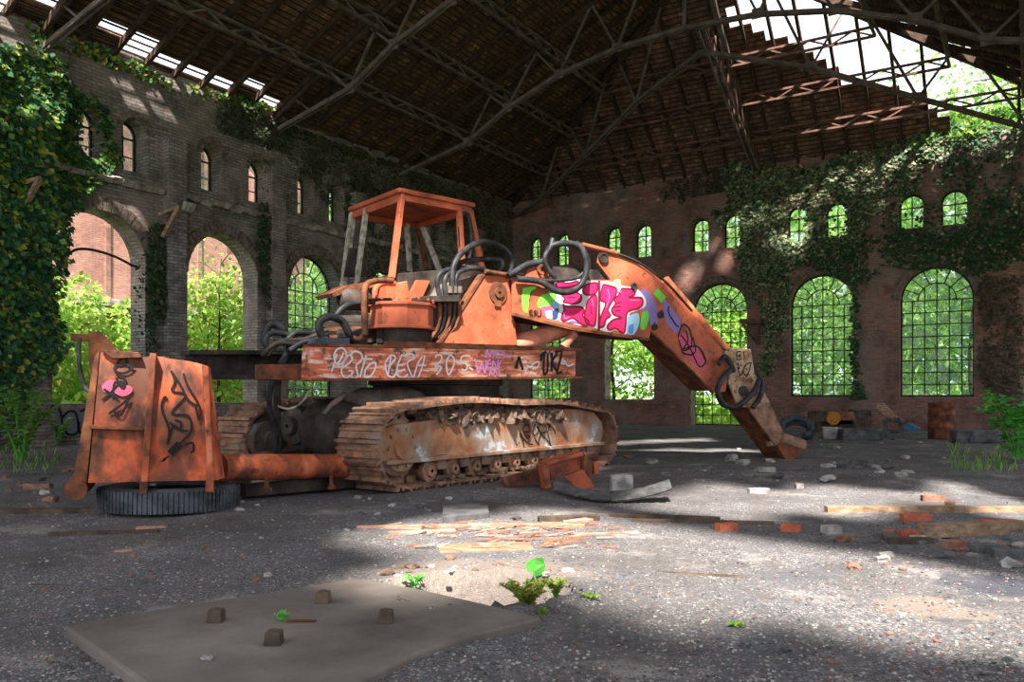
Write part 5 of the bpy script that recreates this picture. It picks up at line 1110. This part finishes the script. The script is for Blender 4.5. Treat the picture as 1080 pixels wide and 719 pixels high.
wallivy('dark ivy between the tall arched windows of the red wall', 'x', YB - .02, -1, [[(850, 258), (1080, 235), (1080, 275), (1030, 290), (940, 280), (905, 300), (905, 395), (915, 420), (895, 420), (900, 300), (850, 280)], [(925, 215), (1080, 205), (1080, 250), (925, 250)], [(1000, 130), (1080, 130), (1080, 230), (1020, 215), (985, 190)]], 6500, [M['ivy'], M['ivy_dry'], M['ivy_back']], (.07, .14), .18, HB, [3, 2, 1])
wallivy('bare dark creeper stems on the red wall at the frame edge', 'x', YB - .02, -1, [[(1030, 290), (1080, 290), (1080, 440), (1050, 430), (1032, 400)], [(690, 195), (770, 175), (770, 200), (700, 215)]], 2400, [M['ivy_dry'], M['wood_dark']], (.05, .12), .2, HB)
wallivy('bright shrubs growing on top of the red wall', 'x', YB + .2, -1, [[(965, 150), (985, 130), (1010, 118), (1040, 122), (1080, 112), (1110, 110), (1110, 135), (1000, 150), (960, 162)]], 2600, [M['leaf_mid'], M['leaf_bright'], M['ivy']], (.08, .17), .5, (), [3, 1, 1], droop=-.3, clump=False, name='wall_shrubs')
# ------------------------------------------------------------------ trees
def cloud(blobs, n, size, flat=.8):
    P = []; T = []; NN = []; S = []; vol = [b[3] * b[4] * b[5] for b in blobs]
    for b, w in zip(blobs, vol):
        k = max(20, int(n * w ** .67 / sum(v ** .67 for v in vol)))
        d = nrs.normal(size=(k, 3)); d /= np.linalg.norm(d, axis=1)[:, None]; r = nrs.uniform(.35, 1.05, k)[:, None] ** .6
        p = np.array(b[:3]) + d * r * np.array(b[3:6]); P.append(p); t = d * .6 + nrs.normal(size=(k, 3)) * .6; t[:, 2] -= .5; T.append(t); m = nrs.normal(size=(k, 3)) * .7; m[:, 2] += .9; NN.append(m); S.append(nrs.uniform(*size, k))
    return np.concatenate(P), np.concatenate(T), np.concatenate(NN), np.concatenate(S)
def tree(name, loc, h, crown, n, leaf, mat, label, r0=.09, group=None, low=.18, lean=0.0):
    t = thing(name, label, 'tree' if name != 'bush' else 'bush', loc, group); loc = V(loc); tr = MB(); pts = [loc + V((lean * f * h + .15 * h * .2 * noise.noise(V((loc.x, f * 3, 1))), .1 * h * .2 * noise.noise(V((loc.y, f * 3, 5))), f * h * .93 - .3 * (f == 0))) for f in [i / 8 for i in range(9)]]
    tr.tube(pts, [r0 * (1.05 - .85 * i / 8) for i in range(9)], 8); bl = []
    for k in range(crown):
        f = low + (1.0 - low) * (k + .5) / crown; i = min(7, int(f * 8)); a = k * 2.4 + loc.x; w = h * .2 * (1.1 - .55 * abs(f - .55)); base = pts[i].lerp(pts[i + 1], f * 8 - i); c = base + V((math.cos(a) * w * .9, math.sin(a) * w * .9, h * .06)); tr.tube([base, base.lerp(c, .55) + V((0, 0, .03 * h)), c], [r0 * .35, r0 * .22, r0 * .08], 5)
        bl.append((c.x, c.y, c.z, w, w, w * .7))
    tr.build('trunk', M['bark'], t, smooth=True); P, T, NN, S = cloud(bl, n, leaf); o = leafmesh('foliage', P, T, NN, S, M[mat], root=t); return t
TG = 'woodland saplings beyond the red wall'
k = 0
for (x, y, h, m) in [(-17.5, 31, 7, 'leaf_back'), (-15.6, 33.5, 8, 'leaf_bright'), (-14.2, 30.5, 6.5, 'leaf_mid'), (-12.6, 34, 9, 'leaf_back'), (-11.2, 31.5, 7, 'leaf_bright'), (-9.6, 33, 8, 'leaf_back'), (-8.2, 30.6, 6, 'leaf_mid'), (-6.6, 34, 8.5, 'leaf_back'), (-5.0, 31.2, 7, 'leaf_bright'), (-3.2, 32.8, 8, 'leaf_mid'), (-1.6, 31, 7.5, 'leaf_mid'), (.4, 33, 8, 'leaf_back')]:
    tree('sapling', (x, y + (6 if k % 2 else 0), -.15), h, 9, 1700, (.11, .22), m, 'slim leafy sapling seen through the windows of the red wall', .05 + .02 * (k % 3), TG, .08); k += 1
TF = 'tall trees beyond the red wall'
for (x, y, h) in [(-27, 44, 12), (-22, 41, 12), (-17.5, 45, 13), (-13, 41.5, 12), (-9, 45, 13), (-5, 41, 12), (-1, 44, 13), (4, 42, 12), (9, 45, 13), (-32, 48, 14)]:
    tree('woodland_tree', (x, y, -.15), h, 14, 3600, (.24, .46), 'leaf_back', 'tall bright green woodland tree beyond the windows of the red wall', .16, TF, .05)
tree('overhanging_tree', (.6, 35.5, -.15), 15.5, 14, 8000, (.12, .24), 'leaf_mid', 'tall tree rising over the red wall into the torn roof opening', .2, None, .45); tree('overhanging_tree', (5.2, 39, -.15), 17.5, 14, 7000, (.13, .26), 'leaf_bright', 'sunlit tree crown behind the dark roof edge at the far corner', .2, None, .4)
TLf = 'shrubs outside the open arches'
for (x, y, h, n, m) in [(-20.5, 8.6, 3.4, 3000, 'leaf_mid'), (-20.2, 11.2, 3.9, 3400, 'leaf_bright'), (-21.0, 13.4, 3.6, 3200, 'leaf_bright'), (-20.0, 15.6, 4.6, 3400, 'leaf_bright'), (-20.4, 18.2, 4.6, 3200, 'leaf_mid'), (-21.5, 20.8, 5.4, 3000, 'leaf_back'), (-20.6, 23.6, 5.6, 3000, 'leaf_back'), (-21.5, 26.5, 6, 3000, 'leaf_bright'), (-22, 30, 7, 3000, 'leaf_back')]:
    tree('shrub', (x, y, -.15), h, 10, n, (.10, .2), m, 'bright leafy shrub seen through the arches of the left wall', .05, TLf, .06)
tree('young_tree', (-19.2, 15.4, -.15), 5.4, 9, 900, (.07, .15), 'leaf_bright', 'thin young tree standing in the second open arch', .05, None, .45)
for (x, y, h) in [(-33, 25, 11), (-30, 31, 12), (-36, 34, 13)]: tree('woodland_tree', (x, y, -.15), h, 12, 3000, (.24, .44), 'leaf_back', 'broad tree beyond the glazed arches of the left wall', .16, 'trees beyond the left wall', .05)
# undergrowth outside: uncountable
P, T, NN, S = cloud([(U(-24, 8), U(29.2, 40), U(.1, .7), 1.3, 1.0, .7) for _ in range(60)] + [(U(-24, -18.6), U(8, 28), U(.1, .7), 1.0, 1.2, .7) for _ in range(26)], 16000, (.12, .3)); tag(leafmesh('undergrowth', P, T, NN, S, M['leaf_bright']), 'bright weeds and nettles growing outside the walls', 'undergrowth', kind='stuff')
P, T, NN, S = cloud([(-40 + 3.0 * i, 55 + U(-3, 3), U(2, 9), 3.2, 2.5, 4.0) for i in range(24)] + [(-46 + U(-3, 3), 6 + 3 * i, U(2, 8), 2.5, 3.2, 4) for i in range(16)], 15000, (.5, 1.0)); tag(leafmesh('forest_edge', P, T, NN, S, M['leaf_back']), 'far bright woodland closing the view beyond the walls', 'woodland', kind='stuff')
# ivy and weeds indoors
def bushlet(name, px, py, hpx, n, mat, label, size, spread=.5, stems=6, z0=None):
    p = onfloor(px, py) if z0 is None else gp(px, py, z0); h = hpx * depth(p) / F; t = thing(name, label, 'plant', p); st = MB(); P = []; T = []; NN = []; S = []
    for k in range(stems):
        a = k * 2.4 + px; top = p + V((math.cos(a) * spread * h * U(.3, 1), math.sin(a) * spread * h * U(.3, 1), h * U(.65, 1))); mid = p.lerp(top, .5) + V((0, 0, .12 * h)); path = smoothpath([p + V((0, 0, -.02)), mid, top], 5); st.tube(path, [max(.002, .008 * h * (1 - i / len(path))) + .002 for i in range(len(path))], 5)
        for j in range(n // stems):
            f = U(.25, 1); q = path[min(len(path) - 1, int(f * len(path)))]; b = U(0, 6.28); P.append(q); T.append(V((math.cos(b), math.sin(b), U(-.5, .5)))); NN.append(V((U(-.4, .4), U(-.4, .4), 1))); S.append(U(*size))
    st.build('stem', M['weed'], t); leafmesh('leaves', P, T, NN, S, M[mat], root=t, wid=.34 if name != 'broad_leaf_plant' else .48); return t
bushlet('sapling_bush', 22, 488, 78, 900, 'leaf_mid', 'bushy green sapling at the foot of the ivy pier', (.06, .14), .5, 14)
bushlet('sapling_bush', 60, 470, 30, 300, 'leaf_mid', 'low green weed beside the graffiti on the left wall foot', (.06, .12), .6, 8)
bushlet('willow_shoot', 1073, 487, 82, 420, 'weed', 'vivid green long leaved shoot at the frame edge by the red wall', (.10, .2), .45, 12)
bushlet('floor_weed', 437, 618, 13, 26, 'weed', 'small green weed at the slab edge left of the hole', (.03, .05), .9, 6, .0)
bp = gp(566, 618, -.02); t = thing('broad_leaf_plant', 'single broad leaf standing up behind the mossy clump', 'plant', bp); MB().tube(smoothpath([bp, bp + V((0, 0, .05)) - R_ * .01, bp + V((0, 0, .10)) - R_ * .02], 4), .004, 6).build('stem', M['weed'], t)
hl = [(0, 0), (.028, -.012), (.05, .005), (.054, .035), (.035, .07), (.004, .10), (-.03, .075), (-.05, .04), (-.048, .008), (-.026, -.012)]; lu = (V((0, 0, .75)) - F_ * .2 + R_ * .5).normalized(); ls = lu.cross(F_).normalized(); lb = MB(); l0 = bp + V((0, 0, .075)) - R_ * .02
lb.prism([l0 + ls * a + lu * b + F_ * abs(a) * .3 for a, b in hl], F_ * .002); lb.build('leaf', M['weed'], t)
0 and leafmesh('leaf', [bp + V((0, 0, .085)) - R_ * .035, bp + V((0, 0, .08)) - R_ * .02], [R_ * .75 + V((0, 0, .55)), R_ * .5 + V((0, 0, .8))], [-F_ + V((0, 0, .7)), -F_ + V((0, 0, .5)) + R_ * .3], [.105, .085], M['weed'], root=t, wid=.46)
bushlet('moss_clump', 556, 640, 26, 1500, 'moss', 'yellow green mossy clump growing in the floor hole', (.014, .03), 1.15, 34, -.03)
bushlet('moss_clump', 586, 628, 18, 500, 'moss', 'darker moss clump at the far end of the floor hole', (.012, .024), .9, 16, -.02)
bushlet('moss_clump', 572, 649, 8, 120, 'moss', 'small moss tuft between the hole and the sunlit gravel', (.01, .02), .9, 8); bushlet('moss_clump', 622, 630, 4, 90, 'moss', 'flat moss patch right of the floor hole', (.01, .02), 3.0, 8); bushlet('moss_clump', 777, 661, 5, 90, 'moss', 'flat yellow moss patch alone on the sunlit gravel', (.01, .02), 2.2, 8)
bushlet('floor_weed', 503, 634, 9, 20, 'weed', 'little green seedling inside the floor hole', (.02, .035), .9, 5)
p = gp(296, 656, .042); t = thing('green_sprig', 'bright green sprig growing through the slab beside a rusty strip', 'plant', p)
leafmesh('leaves', [p + V((U(-.02, .02), U(-.02, .02), U(0, .03))) for _ in range(16)], [V((U(-1, 1), U(-1, 1), U(.2, 1))) for _ in range(16)], [V((U(-1, 1), U(-1, 1), 1)) for _ in range(16)], [U(.02, .035) for _ in range(16)], M['weed'], root=t)
# grass tufts along the far floor
P = []; T = []; NN = []; S = []
for _ in range(380):
    x, y = rnd.choice(((U(1000, 1080), U(470, 500)), (U(0, 60), U(470, 500)), (U(640, 700), U(428, 440)), (U(1010, 1080), U(480, 500)))); q = onfloor(x, y); P.append(q); T.append(V((U(-.5, .5), U(-.5, .5), 1))); NN.append(V((U(-1, 1), U(-1, 1), .2))); S.append(U(.06, .2))
tag(leafmesh('grass', P, T, NN, S, M['leaf_mid'], wid=.08), 'thin grass blades growing at the edges of the hall floor', 'grass', kind='stuff')
# ------------------------------------------------------------------ building beyond the arches
NB = thing('brick_building', 'pink sunlit brick building seen through the open arches', 'building', (-27, 14, 0))
bvs, bfs = slab_with_holes([(2, 4.3), (26, 4.3), (26, 12), (2, 12)], [archpts(c, 1.1, 6.6, 8.6) for c in (11.2, 14.9, 18.6, 22.3)], .5)
MB().add([V((-27 + v.z, v.x, v.y)) for v in bvs], bfs).build('wall', M['brick_pink'], NB)
m = MB()
for c in (4.5, 8.2, 11.2, 14.9, 18.6, 22.3):
    m.box((-27.15, c, 7.6), .2, 1.2, 2.2); 
m.build('blocked_window', M['brick_pink'], NB); m = MB()
for c in (5.6, 9.4, 13.05, 16.75, 20.45): m.box((-26.72, c, 8), .1, .16, 7.4)
m.build('pilaster', M['brick_red'], NB); ring([(c, 1.1, 6.6, 8.6) for c in (11.2, 14.9, 18.6, 22.3)], 'y', -26.75, 18, M['brick_pink'], NB, 'arch_ring', .22)
m = MB(); m.box((-26.8, 14, 4.2), .8, 24, .25); m.build('ledge', M['plaster'], NB); m = MB()
for c in range(3, 26, 3): m.box((-27, c, 2.0), .4, .4, 4.2)
m.box((-29, 14, 2.0), .2, 24, 4.2); m.build('undercroft', M['brick_dull'], NB); MB().prism([V((-26.6, 10.1, 7.2)), V((-26.6, 10.1, 6.2)), V((-26.6, 10.6, 6.7))], V((.1, 0, 0))).build('bracket', M['iron'], NB)
# ================================================================== LIGHT AND CAMERA
w = bpy.data.worlds.new('World'); scene.world = w; w.use_nodes = True; nt = w.node_tree; bg = nt.nodes['Background']
bg.inputs[0].default_value = (.86, .92, 1.0, 1); bg.inputs[1].default_value = .8
sd_ = bpy.data.lights.new('sun', 'SUN'); sd_.energy = 5.6; sd_.angle = math.radians(2.5); sd_.color = (1, .93, .84); so = bpy.data.objects.new('sun', sd_); COL.objects.link(so); so.rotation_euler = SUN.to_track_quat('Z', 'Y').to_euler(); so.location = SUN * 30
cam = bpy.data.cameras.new('camera'); co = bpy.data.objects.new('camera', cam); COL.objects.link(co); co.location = EYE; co.rotation_euler = (math.pi / 2, 0, TH); cam.sensor_width = 36; cam.lens = 36 * F / 1080; cam.shift_y = (HY - 359.5) / 1080; cam.clip_start = .05; cam.clip_end = 400; scene.camera = co
vs_ = scene.view_settings; vs_.view_transform = 'Standard'; vs_.look = 'None'; vs_.gamma = 1; vs_.use_curve_mapping = False; vs_.exposure = 1.45
cy = scene.cycles; cy.max_bounces = 10; cy.diffuse_bounces = 6; cy.transparent_max_bounces = 16; cy.use_denoising = True
try: cy.denoiser = 'OPENIMAGEDENOISE'
except Exception: pass
